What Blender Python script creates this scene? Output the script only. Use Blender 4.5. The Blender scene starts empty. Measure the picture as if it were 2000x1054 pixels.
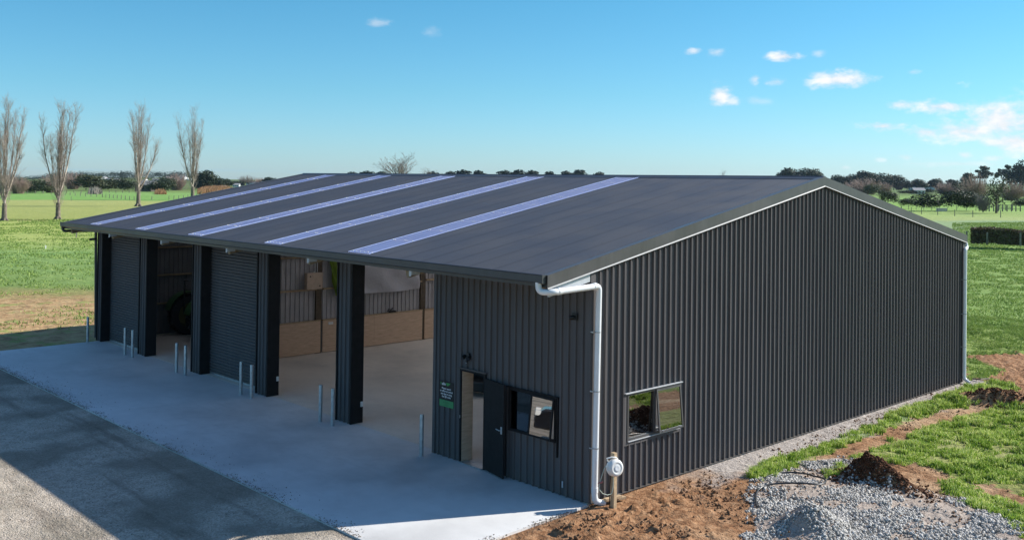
import bpy, bmesh, math, random
import numpy as np
from mathutils import Vector, Matrix, noise as mnoise
R = math.radians
random.seed(7); rng = np.random.default_rng(7)
sc = bpy.context.scene
COL = sc.collection

# ------------------------------------------------------------------ camera
CAM = np.array([12.61777, -14.42877, 6.26059])
FW = np.array([-0.72825859, 0.6851611, 0.01391777])
RT = np.array([0.68530159, 0.72813949, 0.01321424])
UP = np.array([0.00108019, -0.01916125, 0.99981582])
F, CX, CY = 1901.817, 970.805, 327.51
cd = bpy.data.cameras.new('camera'); cam = bpy.data.objects.new('camera', cd); COL.objects.link(cam)
M = Matrix.Identity(4)
for i in range(3):
    M[i][0] = RT[i]; M[i][1] = UP[i]; M[i][2] = -FW[i]; M[i][3] = CAM[i]
cam.matrix_world = M
cd.sensor_width = 36; cd.lens = F / 2000 * 36
cd.shift_x = (1000 - CX) / 2000; cd.shift_y = (CY - 527) / 2000
cd.clip_start = 0.1; cd.clip_end = 20000
sc.camera = cam

# ------------------------------------------------------------------ sky, sun, exposure
SUNV = Vector((0.69, 1.34, 1.0)).normalized()
EL = math.asin(SUNV.z); AZ = math.atan2(SUNV.x, SUNV.y)
world = bpy.data.worlds.new('World'); sc.world = world; world.use_nodes = True
wn = world.node_tree; wn.nodes.clear(); WN = wn.nodes; WL = wn.links
def wmath(op, a, b=None, c=None):
    n = WN.new('ShaderNodeMath'); n.operation = op
    for i, v in enumerate((a, b, c)):
        if v is None: continue
        if isinstance(v, (int, float)): n.inputs[i].default_value = v
        else: WL.new(v, n.inputs[i])
    return n.outputs[0]
sky = WN.new('ShaderNodeTexSky'); sky.sky_type = 'NISHITA'; sky.sun_disc = False
sky.sun_elevation = EL; sky.sun_rotation = AZ
sky.altitude = 0; sky.air_density = 1.0; sky.dust_density = 0.25; sky.ozone_density = 3.0
tc = WN.new('ShaderNodeTexCoord')
cn = WN.new('ShaderNodeTexNoise'); cn.inputs['Scale'].default_value = 34; cn.inputs['Detail'].default_value = 7; cn.inputs['Roughness'].default_value = 0.62
cmp_ = WN.new('ShaderNodeMapping'); cmp_.inputs['Scale'].default_value = (1, 1, 1.9)
WL.new(tc.outputs['Generated'], cmp_.inputs[0]); WL.new(cmp_.outputs[0], cn.inputs['Vector'])
nv = wmath('SUBTRACT', cn.outputs['Fac'], 0.5)
def pdir(px, py):
    d = FW + RT * (px - CX) / F - UP * (py - CY) / F
    return Vector(d).normalized()
CLOUDS = [(735,46,25,8,.42),(848,58,22,12,.2),(1355,100,15,7,.7),(1399,103,19,9,.5),(1531,111,34,9,1.0),(1599,105,15,7,.4),
 (1642,156,64,17,1.25),(1610,150,30,11,.8),(1782,141,16,6,.45),(1476,155,12,11,.6),(1517,160,28,9,.6),(1408,188,24,20,1.2),(1428,198,18,10,.7),(1478,197,28,9,.35),
 (1760,204,34,9,.75),(1842,209,56,13,1.0),(1724,246,40,10,1.0),(1812,258,44,11,.95),(1950,232,66,42,1.5),(2012,246,76,54,1.5),(1885,256,84,20,1.3),(1985,275,74,26,1.6),(1960,245,60,36,1.6),
 (1770,307,16,6,.45),(1885,303,14,7,.6),(1942,309,18,6,.45),(1870,320,90,5,.3),(1720,312,12,4,.4),(1650,327,11,4,.35),(2080,215,70,40,1.3),
 (140,331,120,3,-.33),(470,333,110,3,-.3),(600,337,60,2.5,-.25)]
dens = None; dark = None
for (px, py, rx, ry, st) in CLOUDS:
    c = pdir(px, py); r = Vector((0, 0, 1)).cross(c).normalized() * -1; u = r.cross(c).normalized()
    m = WN.new('ShaderNodeMapping'); m.vector_type = 'TEXTURE'
    rot = Matrix((r, u, r.cross(u))).transposed()
    m.inputs['Location'].default_value = c; m.inputs['Rotation'].default_value = rot.to_euler('XYZ'); m.inputs['Scale'].default_value = (rx / F * 1.15, ry / F * 1.25, .3)
    WL.new(tc.outputs['Generated'], m.inputs[0])
    ln = WN.new('ShaderNodeVectorMath'); ln.operation = 'LENGTH'; WL.new(m.outputs[0], ln.inputs[0])
    v = wmath('MULTIPLY_ADD', ln.outputs['Value'], -1.0, 1.0)
    v = wmath('MULTIPLY_ADD', nv, 2.9 if st > 0 else 1.0, v)
    mr = WN.new('ShaderNodeMapRange'); mr.interpolation_type = 'SMOOTHSTEP'
    mr.inputs['From Min'].default_value = 0.0; mr.inputs['From Max'].default_value = 1.05
    mr.inputs['To Max'].default_value = min(abs(st), 1.0) * .95
    WL.new(v, mr.inputs['Value'])
    if st > 0: dens = mr.outputs[0] if dens is None else wmath('MAXIMUM', dens, mr.outputs[0])
    else: dark = mr.outputs[0] if dark is None else wmath('MAXIMUM', dark, mr.outputs[0])
tint = WN.new('ShaderNodeMix'); tint.data_type = 'RGBA'; tint.blend_type = 'MULTIPLY'; tint.inputs['Factor'].default_value = 1
WL.new(sky.outputs[0], tint.inputs['A'])
sxyz = WN.new('ShaderNodeSeparateXYZ'); WL.new(tc.outputs['Generated'], sxyz.inputs[0])
trp = WN.new('ShaderNodeValToRGB'); trp.color_ramp.elements[0].position = 0.0; trp.color_ramp.elements[0].color = (.56, .79, 1.12, 1)
trp.color_ramp.elements[1].position = .22; trp.color_ramp.elements[1].color = (.32, .79, .90, 1); e_ = trp.color_ramp.elements.new(.09); e_.color = (.43, .79, .95, 1); e_ = trp.color_ramp.elements.new(.8); e_.color = (.85, 1.0, 1.15, 1)
WL.new(wmath('ABSOLUTE', sxyz.outputs[2]), trp.inputs['Fac']); WL.new(trp.outputs['Color'], tint.inputs['B'])
mx = WN.new('ShaderNodeMix'); mx.data_type = 'RGBA'
WL.new(dens, mx.inputs['Factor']); WL.new(tint.outputs['Result'], mx.inputs['A'])
cr = WN.new('ShaderNodeMapRange'); cr.inputs['From Min'].default_value = .3; cr.inputs['From Max'].default_value = .7; cr.inputs['To Min'].default_value = 5.2; cr.inputs['To Max'].default_value = 7.2
WL.new(cn.outputs['Fac'], cr.inputs['Value'])
cc = WN.new('ShaderNodeCombineColor'); 
WL.new(cr.outputs[0], cc.inputs[0]); WL.new(cr.outputs[0], cc.inputs[1]); WL.new(wmath('MULTIPLY', cr.outputs[0], 1.03), cc.inputs[2])
WL.new(cc.outputs[0], mx.inputs['B'])
mx2 = WN.new('ShaderNodeMix'); mx2.data_type = 'RGBA'; WL.new(dark, mx2.inputs['Factor']); WL.new(mx.outputs['Result'], mx2.inputs['A'])
mx2.inputs['B'].default_value = (2.3, 4.0, 5.2, 1)
bg = WN.new('ShaderNodeBackground'); bg.inputs['Strength'].default_value = 0.102
wo = WN.new('ShaderNodeOutputWorld'); WL.new(mx2.outputs['Result'], bg.inputs['Color']); WL.new(bg.outputs[0], wo.inputs['Surface'])
ld = bpy.data.lights.new('sun', 'SUN'); ld.energy = 5.0; ld.angle = R(0.53); ld.color = (1.0, 0.955, 0.88)
lo = bpy.data.objects.new('sun', ld); COL.objects.link(lo); lo.rotation_euler = SUNV.to_track_quat('Z', 'Y').to_euler()
vs = sc.view_settings; vs.view_transform = 'Standard'; vs.look = 'None'; vs.exposure = 0.58; vs.gamma = 1; vs.use_curve_mapping = False
sc.cycles.max_bounces = 8; sc.cycles.transparent_max_bounces = 12; sc.cycles.diffuse_bounces = 5

# ------------------------------------------------------------------ helpers
KR, KL, VR, VL = .0090, .0045, 25.0, -20.0      # the plain rises gently to the right and falls to the left
F2 = np.array([-.7283, .6852]) / np.hypot(.7283, .6852); R2 = np.array([.6852, .7283]) / np.hypot(.7283, .6852)
def gz(x, y):
    v = (np.asarray(x) - CAM[0]) * R2[0] + (np.asarray(y) - CAM[1]) * R2[1]
    return KR * np.maximum(v - VR, 0) + KL * np.minimum(v - VL, 0)
def gp(px, py, z=0.0):
    d = FW + RT * (px - CX) / F - UP * (py - CY) / F
    dv = d[0] * R2[0] + d[1] * R2[1]; t = (z - CAM[2]) / d[2]
    for k, V0, sg in ((KR, VR, 1), (KL, VL, -1)):
        if dv * sg > 0 and (t < 0 or t * dv * sg > V0 * sg):
            t = (CAM[2] - z + -k * V0) / (k * dv - d[2])
    return CAM + d * t
def row(P):
    q = np.array(P) - CAM; return CY - F * (q @ UP) / (q @ FW)
def place(px, base, dmax=900.0):
    P = gp(px, base); D = depth(P)
    if not (0 < D < dmax):
        d = FW + RT * (px - CX) / F; P = CAM + d * dmax; P[2] = float(gz(P[0], P[1])); D = dmax; base = row(P)
    return P, D, base
def hzn(px):
    return CY + F * (FW[2] + RT[2] * (px - CX) / F) / UP[2]
def depth(P): return float((np.array(P) - CAM) @ FW)
def setlab(o, label=None, cat=None, group=None, kind=None):
    if label: o['label'] = label
    if cat: o['category'] = cat
    if group: o['group'] = group
    if kind: o['kind'] = kind
    return o
def empty(name, loc=(0, 0, 0), rz=0, label=None, cat=None, group=None):
    o = bpy.data.objects.new(name, None); o.empty_display_size = .2; COL.objects.link(o); o.location = loc; o.rotation_euler.z = rz
    return setlab(o, label, cat, group)
class MB:
    def __init__(s): s.v = []; s.f = []
    def add(s, vs, fs):
        b = len(s.v); s.v += [tuple(map(float, p)) for p in vs]; s.f += [tuple(i + b for i in f) for f in fs]; return s
    def box(s, x0, x1, y0, y1, z0, z1, taper=0):
        v = [(x, y, z) for z in (z0, z1) for y in (y0, y1) for x in (x0, x1)]
        return s.add(v, [(0, 2, 3, 1), (4, 5, 7, 6), (0, 1, 5, 4), (2, 6, 7, 3), (0, 4, 6, 2), (1, 3, 7, 5)])
    def bar(s, a, b, w, h, up=(0, 0, 1)):
        a = Vector(a); b = Vector(b); d = (b - a).normalized(); sd = d.cross(Vector(up))
        if sd.length < 1e-4: sd = d.cross(Vector((1, 0, 0)))
        sd.normalize(); u = sd.cross(d)
        v = [p + sd * i * w / 2 + u * j * h / 2 for p in (a, b) for j in (-1, 1) for i in (-1, 1)]
        return s.add(v, [(0, 1, 3, 2), (4, 6, 7, 5), (0, 4, 5, 1), (2, 3, 7, 6), (0, 2, 6, 4), (1, 5, 7, 3)])
    def tube(s, pts, r, n=10, cap=True):
        pts = [Vector(p) for p in pts]; rs = r if isinstance(r, (list, tuple)) else [r] * len(pts)
        b = len(s.v); prev = None
        for i, p in enumerate(pts):
            d = (pts[min(i + 1, len(pts) - 1)] - pts[max(i - 1, 0)]).normalized()
            if prev is None:
                sd = d.cross(Vector((0, 0, 1)))
                if sd.length < 1e-3: sd = Vector((1, 0, 0))
            else: sd = prev - d * prev.dot(d)
            sd.normalize(); prev = sd; u = d.cross(sd)
            s.v += [tuple(p + (sd * math.cos(2 * math.pi * k / n) + u * math.sin(2 * math.pi * k / n)) * rs[i]) for k in range(n)]
        for i in range(len(pts) - 1):
            for k in range(n):
                a = b + i * n + k; c = b + i * n + (k + 1) % n; s.f.append((a, c, c + n, a + n))
        if cap:
            s.f.append(tuple(b + k for k in range(n))[::-1]); s.f.append(tuple(b + (len(pts) - 1) * n + k for k in range(n)))
        return s
    def lathe(s, c, axis, prof, n=24):
        c = Vector(c); a = Vector(axis).normalized(); sd = a.orthogonal().normalized(); u = a.cross(sd); b = len(s.v)
        for (t, r) in prof:
            s.v += [tuple(c + a * t + (sd * math.cos(2 * math.pi * k / n) + u * math.sin(2 * math.pi * k / n)) * r) for k in range(n)]
        for i in range(len(prof) - 1):
            for k in range(n):
                p = b + i * n + k; q = b + i * n + (k + 1) % n; s.f.append((p, q, q + n, p + n))
        return s
    def prism(s, poly, off):   # polygon (3d points) extruded by the vector off
        n = len(poly); o = Vector(off); v = [Vector(p) for p in poly] + [Vector(p) + o for p in poly]
        return s.add(v, [tuple(range(n))[::-1], tuple(range(n, 2 * n))] + [(i, (i + 1) % n, (i + 1) % n + n, i + n) for i in range(n)])
def mesh_np(name, V, Fa, mat=None, smooth=False):
    me = bpy.data.meshes.new(name); V = np.asarray(V, np.float32); Fa = np.asarray(Fa, np.int32); k = Fa.shape[1]
    me.vertices.add(len(V)); me.vertices.foreach_set('co', V.ravel())
    me.loops.add(Fa.size); me.loops.foreach_set('vertex_index', Fa.ravel())
    me.polygons.add(len(Fa)); me.polygons.foreach_set('loop_start', np.arange(0, Fa.size, k, dtype=np.int32)); me.polygons.foreach_set('loop_total', np.full(len(Fa), k, np.int32))
    if smooth: me.polygons.foreach_set('use_smooth', np.ones(len(Fa), bool))
    me.update(calc_edges=True)
    if mat: me.materials.append(mat)
    return me
def part(name, mb, mat, parent=None, smooth=False, bevel=0, label=None):
    me = bpy.data.meshes.new(name)
    off = Vector((0, 0, 0)); q = parent
    while q is not None: off += q.location; q = q.parent
    me.from_pydata([tuple(Vector(v) - off) for v in mb.v], [], mb.f); me.update()
    bm = bmesh.new(); bm.from_mesh(me); bmesh.ops.recalc_face_normals(bm, faces=bm.faces); bm.to_mesh(me); bm.free()
    if mat: me.materials.append(mat)
    if smooth:
        me.polygons.foreach_set('use_smooth', np.ones(len(me.polygons), bool))
    o = bpy.data.objects.new(name, me); COL.objects.link(o); o.parent = parent
    if smooth:
        md = o.modifiers.new('w', 'EDGE_SPLIT'); md.split_angle = R(40)
    if bevel:
        b = o.modifiers.new('b', 'BEVEL'); b.width = bevel; b.segments = 2; b.limit_method = 'ANGLE'
    if label: o['label'] = label
    return o
def obj(name, me, parent=None, loc=(0, 0, 0)):
    o = bpy.data.objects.new(name, me); COL.objects.link(o); o.parent = parent; o.location = loc; return o
def copy_tree(o, parent=None):
    c = o.copy(); COL.objects.link(c); c.parent = parent
    for ch in [x for x in o.children]: copy_tree(ch, c)
    return c

# ------------------------------------------------------------------ materials
def newmat(name):
    m = bpy.data.materials.new(name); m.use_nodes = True; nt = m.node_tree; return m, nt, nt.nodes['Principled BSDF']
def nz(nt, scale, detail=4, rough=.55, vec=None, dim='3D'):
    n = nt.nodes.new('ShaderNodeTexNoise'); n.inputs['Scale'].default_value = scale; n.inputs['Detail'].default_value = detail; n.inputs['Roughness'].default_value = rough
    if vec: nt.links.new(vec, n.inputs['Vector'])
    return n.outputs['Fac']
def ramp(nt, fac, stops, interp='LINEAR'):
    r = nt.nodes.new('ShaderNodeValToRGB'); r.color_ramp.interpolation = interp; e = r.color_ramp.elements
    while len(e) < len(stops): e.new(.5)
    for k, (p, c) in enumerate(stops): e[k].position = p; e[k].color = (*c, 1) if len(c) == 3 else c
    nt.links.new(fac, r.inputs['Fac']); return r.outputs['Color']
def mixc(nt, fac, a, b, bt='MIX'):
    m = nt.nodes.new('ShaderNodeMix'); m.data_type = 'RGBA'; m.blend_type = bt
    for nm, v in (('Factor', fac), ('A', a), ('B', b)):
        if isinstance(v, (int, float)): m.inputs[nm].default_value = v
        elif isinstance(v, tuple): m.inputs[nm].default_value = (*v, 1)
        else: nt.links.new(v, m.inputs[nm])
    return m.outputs['Result']
def mth(nt, op, a, b=0.0, clamp=False):
    n = nt.nodes.new('ShaderNodeMath'); n.operation = op; n.use_clamp = clamp
    for i, v in enumerate((a, b)):
        if isinstance(v, (int, float)): n.inputs[i].default_value = v
        else: nt.links.new(v, n.inputs[i])
    return n.outputs[0]
def mrange(nt, v, a, b, c=0.0, d=1.0, sm=True):
    n = nt.nodes.new('ShaderNodeMapRange'); n.interpolation_type = 'SMOOTHSTEP' if sm else 'LINEAR'
    for i, x in zip((1, 2, 3, 4), (a, b, c, d)): n.inputs[i].default_value = x
    nt.links.new(v, n.inputs[0]); return n.outputs[0]
def pos(nt):
    return nt.nodes.new('ShaderNodeNewGeometry').outputs['Position']
def bump(nt, bs, h, strength=.5, dist=.01):
    b = nt.nodes.new('ShaderNodeBump'); b.inputs['Strength'].default_value = strength; b.inputs['Distance'].default_value = dist
    nt.links.new(h, b.inputs['Height']); nt.links.new(b.outputs[0], bs.inputs['Normal']); return b
def simple(name, col, rough=.5, metal=0.0, var=.12, vs_=6, bmp=0, bs_=80, spec=.5):
    m, nt, b = newmat(name); p = pos(nt)
    n = nz(nt, vs_, 5, .6, p); lo_ = tuple(max(0, c * (1 - var)) for c in col); hi = tuple(min(1, c * (1 + var)) for c in col)
    nt.links.new(ramp(nt, n, [(.3, lo_), (.7, hi)]), b.inputs['Base Color'])
    b.inputs['Roughness'].default_value = rough; b.inputs['Metallic'].default_value = metal; b.inputs['Specular IOR Level'].default_value = spec
    if bmp: bump(nt, b, nz(nt, bs_, 3, .6, p), bmp, .004)
    return m
def clad_mat(name, col, rough, dust=.06, spec=.5, msc=(5, 5, .35), vz=1.0):
    m, nt, b = newmat(name); p = pos(nt)
    mp = nt.nodes.new('ShaderNodeMapping'); mp.inputs['Scale'].default_value = msc; nt.links.new(p, mp.inputs[0])
    n1 = nz(nt, 1.6, 5, .6, mp.outputs[0]); n2 = nz(nt, .8, 3, .5, p)
    c = ramp(nt, n1, [(.25, tuple(x * (1 - .16 * vz) for x in col)), (.75, tuple(x * (1 + .14 * vz) for x in col))])
    sep = nt.nodes.new('ShaderNodeSeparateXYZ'); nt.links.new(p, sep.inputs[0])
    splash = mth(nt, 'MULTIPLY', mrange(nt, sep.outputs['Z'], .0, .55, 1, 0), mrange(nt, nz(nt, 5, 6, .7, p), .35, .75, .1, 1))
    c = mixc(nt, mth(nt, 'MULTIPLY', splash, .5), c, (.16, .125, .095))
    c = mixc(nt, mth(nt, 'MULTIPLY', mrange(nt, n2, .4, .7), dust), c, (.2, .19, .18))
    nt.links.new(c, b.inputs['Base Color'])
    nt.links.new(mrange(nt, n2, .3, .7, rough - .05, rough + .08), b.inputs['Roughness']); b.inputs['Specular IOR Level'].default_value = spec
    bump(nt, b, nz(nt, 2.5, 3, .5, p), .12, .01)
    return m
M_WALL = clad_mat('wall_paint', (.120, .111, .111), .6, .03, .05)
M_FRONT = M_WALL
M_ROOF = clad_mat('roof_paint', (.045, .051, .064), .48, .01, .35, (9, .3, .3), .4)
M_TRIM = clad_mat('trim_paint', (.070, .066, .066), .38, .08, .4)
M_GUT = clad_mat('gutter_paint', (.055, .058, .060), .4, .06, .4)
M_BLACKTRIM_SHADE = simple('black_trim_and_shade', (.022, .020, .020), .7, var=.2, spec=.12)  # real black trim, and the shade painted on the post sides
M_GALV = simple('galvanised', (.46, .48, .5), .42, .75, .2, 9, .2, 60)
M_GREYSTEEL = simple('pale_steel', (.5, .51, .53), .45, .1, .08)
M_LIP = simple('sunlit_lip', (.36, .355, .35), .5)
M_PVC = simple('white_pvc', (.78, .79, .8), .3, 0, .05, 3)
M_WOOD = simple('timber', (.42, .30, .18), .75, 0, .25, 14, .3, 120)
M_TIMD = simple('treated_timber', (.26, .19, .11), .8, 0, .3, 10, .3, 100)
M_TIMDD = simple('dark_timber', (.10, .072, .045), .8, 0, .3, 10, .3, 100)
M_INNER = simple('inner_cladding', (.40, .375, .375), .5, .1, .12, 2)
M_BLK = simple('black_plastic', (.012, .012, .013), .45, 0, .2)
M_WHT = simple('white_plastic', (.74, .73, .70), .38, 0, .04)
M_RUB = simple('tyre_rubber', (.016, .016, .017), .8, 0, .3, 20, .4, 60)
def back_coat(m, col):
    nt = m.node_tree; b = nt.nodes['Principled BSDF']; lk = b.inputs['Base Color'].links[0]; src = lk.from_socket
    g = nt.nodes.new('ShaderNodeNewGeometry'); nt.links.new(mixc(nt, g.outputs['Backfacing'], src, col), b.inputs['Base Color'])
def sheet_var(m, amt):
    nt = m.node_tree; b = nt.nodes['Principled BSDF']; src = b.inputs['Base Color'].links[0].from_socket
    sx = nt.nodes.new('ShaderNodeSeparateXYZ'); nt.links.new(pos(nt), sx.inputs[0]); q = mth(nt, 'FLOOR', mth(nt, 'DIVIDE', sx.outputs['X'], .762))
    wn_ = nt.nodes.new('ShaderNodeTexWhiteNoise'); wn_.noise_dimensions = '1D'; nt.links.new(q, wn_.inputs['W'])
    k = mrange(nt, wn_.outputs['Value'], 0, 1, 1 - amt, 1 + amt, False); cc_ = nt.nodes.new('ShaderNodeCombineColor')
    for i in range(3): nt.links.new(k, cc_.inputs[i])
    nt.links.new(mixc(nt, 1.0, src, cc_.outputs[0], 'MULTIPLY'), b.inputs['Base Color'])
    fr_ = mth(nt, 'FRACT', mth(nt, 'DIVIDE', sx.outputs['X'], .762)); lap = mth(nt, 'LESS_THAN', fr_, .03)
    nt.links.new(mixc(nt, mth(nt, 'MULTIPLY', lap, .55), b.inputs['Base Color'].links[0].from_socket, (.02, .022, .028)), b.inputs['Base Color'])
sheet_var(M_ROOF, .05)
back_coat(M_ROOF, (.55, .54, .52))
def ply_mat():
    m, nt, b = newmat('plywood'); p = pos(nt)
    mp = nt.nodes.new('ShaderNodeMapping'); mp.inputs['Scale'].default_value = (1, 1.2, 9); nt.links.new(p, mp.inputs[0])
    n = nz(nt, 2.2, 6, .6, mp.outputs[0])
    nt.links.new(ramp(nt, n, [(.3, (.50, .33, .22)), (.55, (.62, .43, .29)), (.75, (.70, .50, .35))]), b.inputs['Base Color']); b.inputs['Roughness'].default_value = .65
    return m
M_PLY = ply_mat()
def conc_mat(name, base, warm=0, tyre=False):
    m, nt, b = newmat(name); p = pos(nt)
    n1 = nz(nt, .35, 5, .62, p); n2 = nz(nt, 3.0, 6, .65, p); n3 = nz(nt, 60, 3, .6, p); n4 = nz(nt, .16, 3, .5, p)
    c = ramp(nt, n1, [(.3, tuple(x * .66 for x in base)), (.5, base), (.68, tuple(min(1, x * 1.22) for x in base))])
    c = mixc(nt, mrange(nt, n2, .42, .72, 0, .35), c, tuple(x * .72 for x in base))
    c = mixc(nt, mrange(nt, n2, .28, .12, 0, .5), c, tuple(min(1, x * 1.3) for x in base))
    # broom / traffic streaks along the facade
    mp = nt.nodes.new('ShaderNodeMapping'); mp.inputs['Scale'].default_value = (.25, 2.2, 1); mp.inputs['Rotation'].default_value = (0, 0, R(14)); nt.links.new(p, mp.inputs[0])
    n5 = nz(nt, 1.5, 5, .6, mp.outputs[0]); c = mixc(nt, mrange(nt, n5, .5, .75, 0, .3), c, tuple(x * .7 for x in base))
    c = mixc(nt, mrange(nt, n4, .42, .60, 0, .4), c, tuple(min(1, x * 1.35) for x in base))
    if tyre:
        mp2 = nt.nodes.new('ShaderNodeMapping'); mp2.inputs['Scale'].default_value = (.9, 2.6, 1); nt.links.new(p, mp2.inputs[0])
        n6 = nz(nt, 1.3, 8, .75, mp2.outputs[0]); c = mixc(nt, mrange(nt, n6, .63, .74, 0, .5 if warm else .32), c, (.09, .085, .08))
    c = mixc(nt, .18, c, ramp(nt, n3, [(.3, (.12, .12, .12)), (.7, (.8, .8, .78))]))
    nt.links.new(c, b.inputs['Base Color']); nt.links.new(mrange(nt, n1, .3, .7, .62, .88), b.inputs['Roughness'])
    bump(nt, b, mth(nt, 'ADD', mth(nt, 'MULTIPLY', n3, .4), n2), .35, .006)
    return m
M_APRON = conc_mat('apron_concrete', (.58, .57, .555), 0, True)
M_SLAB = conc_mat('slab_concrete', (.64, .56, .47), 1, True)
def gravel_mat():
    m, nt, b = newmat('gravel'); p = pos(nt)
    v = nt.nodes.new('ShaderNodeTexVoronoi'); v.inputs['Scale'].default_value = 34; nt.links.new(p, v.inputs['Vector'])
    v2 = nt.nodes.new('ShaderNodeTexVoronoi'); v2.inputs['Scale'].default_value = 11; nt.links.new(p, v2.inputs['Vector'])
    sepc = nt.nodes.new('ShaderNodeSeparateColor'); nt.links.new(v.outputs['Color'], sepc.inputs[0])
    n1 = nz(nt, .5, 6, .65, p); n2 = nz(nt, 4, 6, .7, p); n3 = nz(nt, 16, 5, .7, p)
    c = ramp(nt, n2, [(.3, (.32, .255, .19)), (.5, (.58, .485, .38)), (.7, (.74, .64, .52))])
    c = mixc(nt, .4, c, ramp(nt, sepc.outputs[0], [(0, (.18, .155, .13)), (.6, (.46, .41, .35)), (1, (.75, .69, .61))]))
    mpt = nt.nodes.new('ShaderNodeMapping'); mpt.inputs['Scale'].default_value = (.10, 1.1, 1); mpt.inputs['Rotation'].default_value = (0, 0, R(-6)); nt.links.new(p, mpt.inputs[0])
    nt_ = nz(nt, 1.2, 6, .65, mpt.outputs[0]); c = mixc(nt, mrange(nt, nt_, .50, .70, 0, .6), c, (.15, .12, .09))
    c = mixc(nt, mrange(nt, n1, .44, .60, 0, .6), c, (.17, .15, .11))
    c = mixc(nt, mrange(nt, n3, .62, .74, 0, .5), c, (.13, .11, .085))
    nt.links.new(c, b.inputs['Base Color']); b.inputs['Roughness'].default_value = .95; b.inputs['Specular IOR Level'].default_value = .2
    h = mth(nt, 'ADD', mth(nt, 'MULTIPLY', v.outputs['Distance'], -.6), mth(nt, 'MULTIPLY', n2, 2.4)); h = mth(nt, 'ADD', h, mth(nt, 'MULTIPLY', n3, 1.2))
    bump(nt, b, h, .9, .03)
    return m
M_GRAVEL = gravel_mat()
def pasture_mat():
    """pasture: bands of grazed, lush and worn ground lie across the plain; attribute 'soil' bares the earth"""
    m, nt, b = newmat('pasture'); p = pos(nt)
    def dot(v, o):
        n = nt.nodes.new('ShaderNodeVectorMath'); n.operation = 'DOT_PRODUCT'; nt.links.new(p, n.inputs[0]); n.inputs[1].default_value = v
        return mth(nt, 'ADD', n.outputs['Value'], o)
    f2 = Vector((-.7283, .6852, 0)).normalized(); r2 = Vector((.6852, .7283, 0)).normalized()
    u = dot(f2, -(CAM[0] * f2.x + CAM[1] * f2.y)); v = dot(r2, -(CAM[0] * r2.x + CAM[1] * r2.y))
    nb = nz(nt, .045, 4, .6, p); nm = nz(nt, .35, 6, .65, p); nf = nz(nt, 2.2, 6, .7, p); nff = nz(nt, 14, 4, .7, p)
    ud = mth(nt, 'ADD', u, mth(nt, 'MULTIPLY', mth(nt, 'SUBTRACT', nb, .5), mth(nt, 'MULTIPLY', u, .22)))
    ud = mth(nt, 'ADD', ud, mth(nt, 'MULTIPLY', mth(nt, 'SUBTRACT', nm, .5), 5))
    lg = mth(nt, 'DIVIDE', ud, 600.0)
    BR = (.30, .20, .09); PB = (.27, .36, .18)
    d = lambda x: x / 600.0
    L = ramp(nt, lg, [(d(30), BR), (d(50), BR), (d(57), (.20, .29, .08)), (d(80), (.22, .34, .10)), (d(98), (.38, .43, .12)), (d(128), (.40, .44, .12)), (d(137), (.38, .42, .12)), (d(141), (.20, .14, .06)), (d(146), (.34, .36, .10)), (d(258), (.38, .39, .13)), (d(275), (.19, .36, .08)), (d(400), (.21, .37, .10)), (d(470), (.15, .21, .06)), (1.0, (.11, .14, .05))])
    Rr = ramp(nt, lg, [(d(30), (.22, .33, .075)), (d(60), (.22, .33, .08)), (d(103), (.22, .33, .08)), (d(108), PB), (d(168), PB), (d(176), (.36, .42, .15)), (d(250), (.24, .40, .08)), (d(400), (.22, .36, .09)), (1.0, (.11, .16, .05))])
    side = mrange(nt, v, -20, 10)
    c = mixc(nt, side, L, Rr)
    # tonal break-up
    c = mixc(nt, mrange(nt, nf, .42, .70, 0, .55), c, (.08, .15, .03))
    c = mixc(nt, mrange(nt, nff, .50, .72, 0, .35), c, (.46, .46, .18))
    c = mixc(nt, mrange(nt, nm, .56, .70, 0, .45), c, (.42, .43, .15))
    c = mixc(nt, mrange(nt, nm, .44, .30, 0, .4), c, (.11, .24, .045))
    brown = mth(nt, 'MULTIPLY', mrange(nt, ud, 56, 47), mrange(nt, v, 4, -6))
    ng = nz(nt, .8, 6, .72, p)
    bc = ramp(nt, nz(nt, 1.5, 7, .75, p), [(.3, (.16, .08, .035)), (.5, (.44, .28, .14)), (.7, (.55, .42, .21))])
    bc = mixc(nt, mrange(nt, ng, .50, .64, 0, .8), bc, (.24, .30, .08))
    c = mixc(nt, brown, c, bc)
    at = nt.nodes.new('ShaderNodeAttribute'); at.attribute_name = 'soil'
    sp = nt.nodes.new('ShaderNodeSeparateColor'); nt.links.new(at.outputs['Color'], sp.inputs[0])
    n5 = nz(nt, 5, 6, .75, p); n6 = nz(nt, 26, 4, .7, p)
    soil = ramp(nt, n5, [(.28, (.11, .045, .020)), (.48, (.29, .15, .075)), (.62, (.42, .245, .135)), (.8, (.56, .38, .23))])
    tan = ramp(nt, n5, [(.28, (.32, .20, .115)), (.5, (.47, .32, .19)), (.72, (.56, .40, .26))])
    soil = mixc(nt, sp.outputs[1], soil, tan)
    grit = ramp(nt, n6, [(.3, (.26, .22, .19)), (.5, (.42, .37, .33)), (.7, (.56, .51, .47))])
    soil = mixc(nt, sp.outputs[2], soil, grit)
    c = mixc(nt, sp.outputs[0], c, soil)
    nt.links.new(c, b.inputs['Base Color']); b.inputs['Roughness'].default_value = .95; b.inputs['Specular IOR Level'].default_value = .15
    h = mth(nt, 'ADD', mth(nt, 'MULTIPLY', nf, 1.5), mth(nt, 'ADD', mth(nt, 'MULTIPLY', n5, .5), mth(nt, 'MULTIPLY', n6, .18)))
    h = mth(nt, 'ADD', h, mth(nt, 'MULTIPLY', nm, 3))
    bump(nt, b, h, .8, .12)
    return m
M_PAST = pasture_mat()
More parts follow.
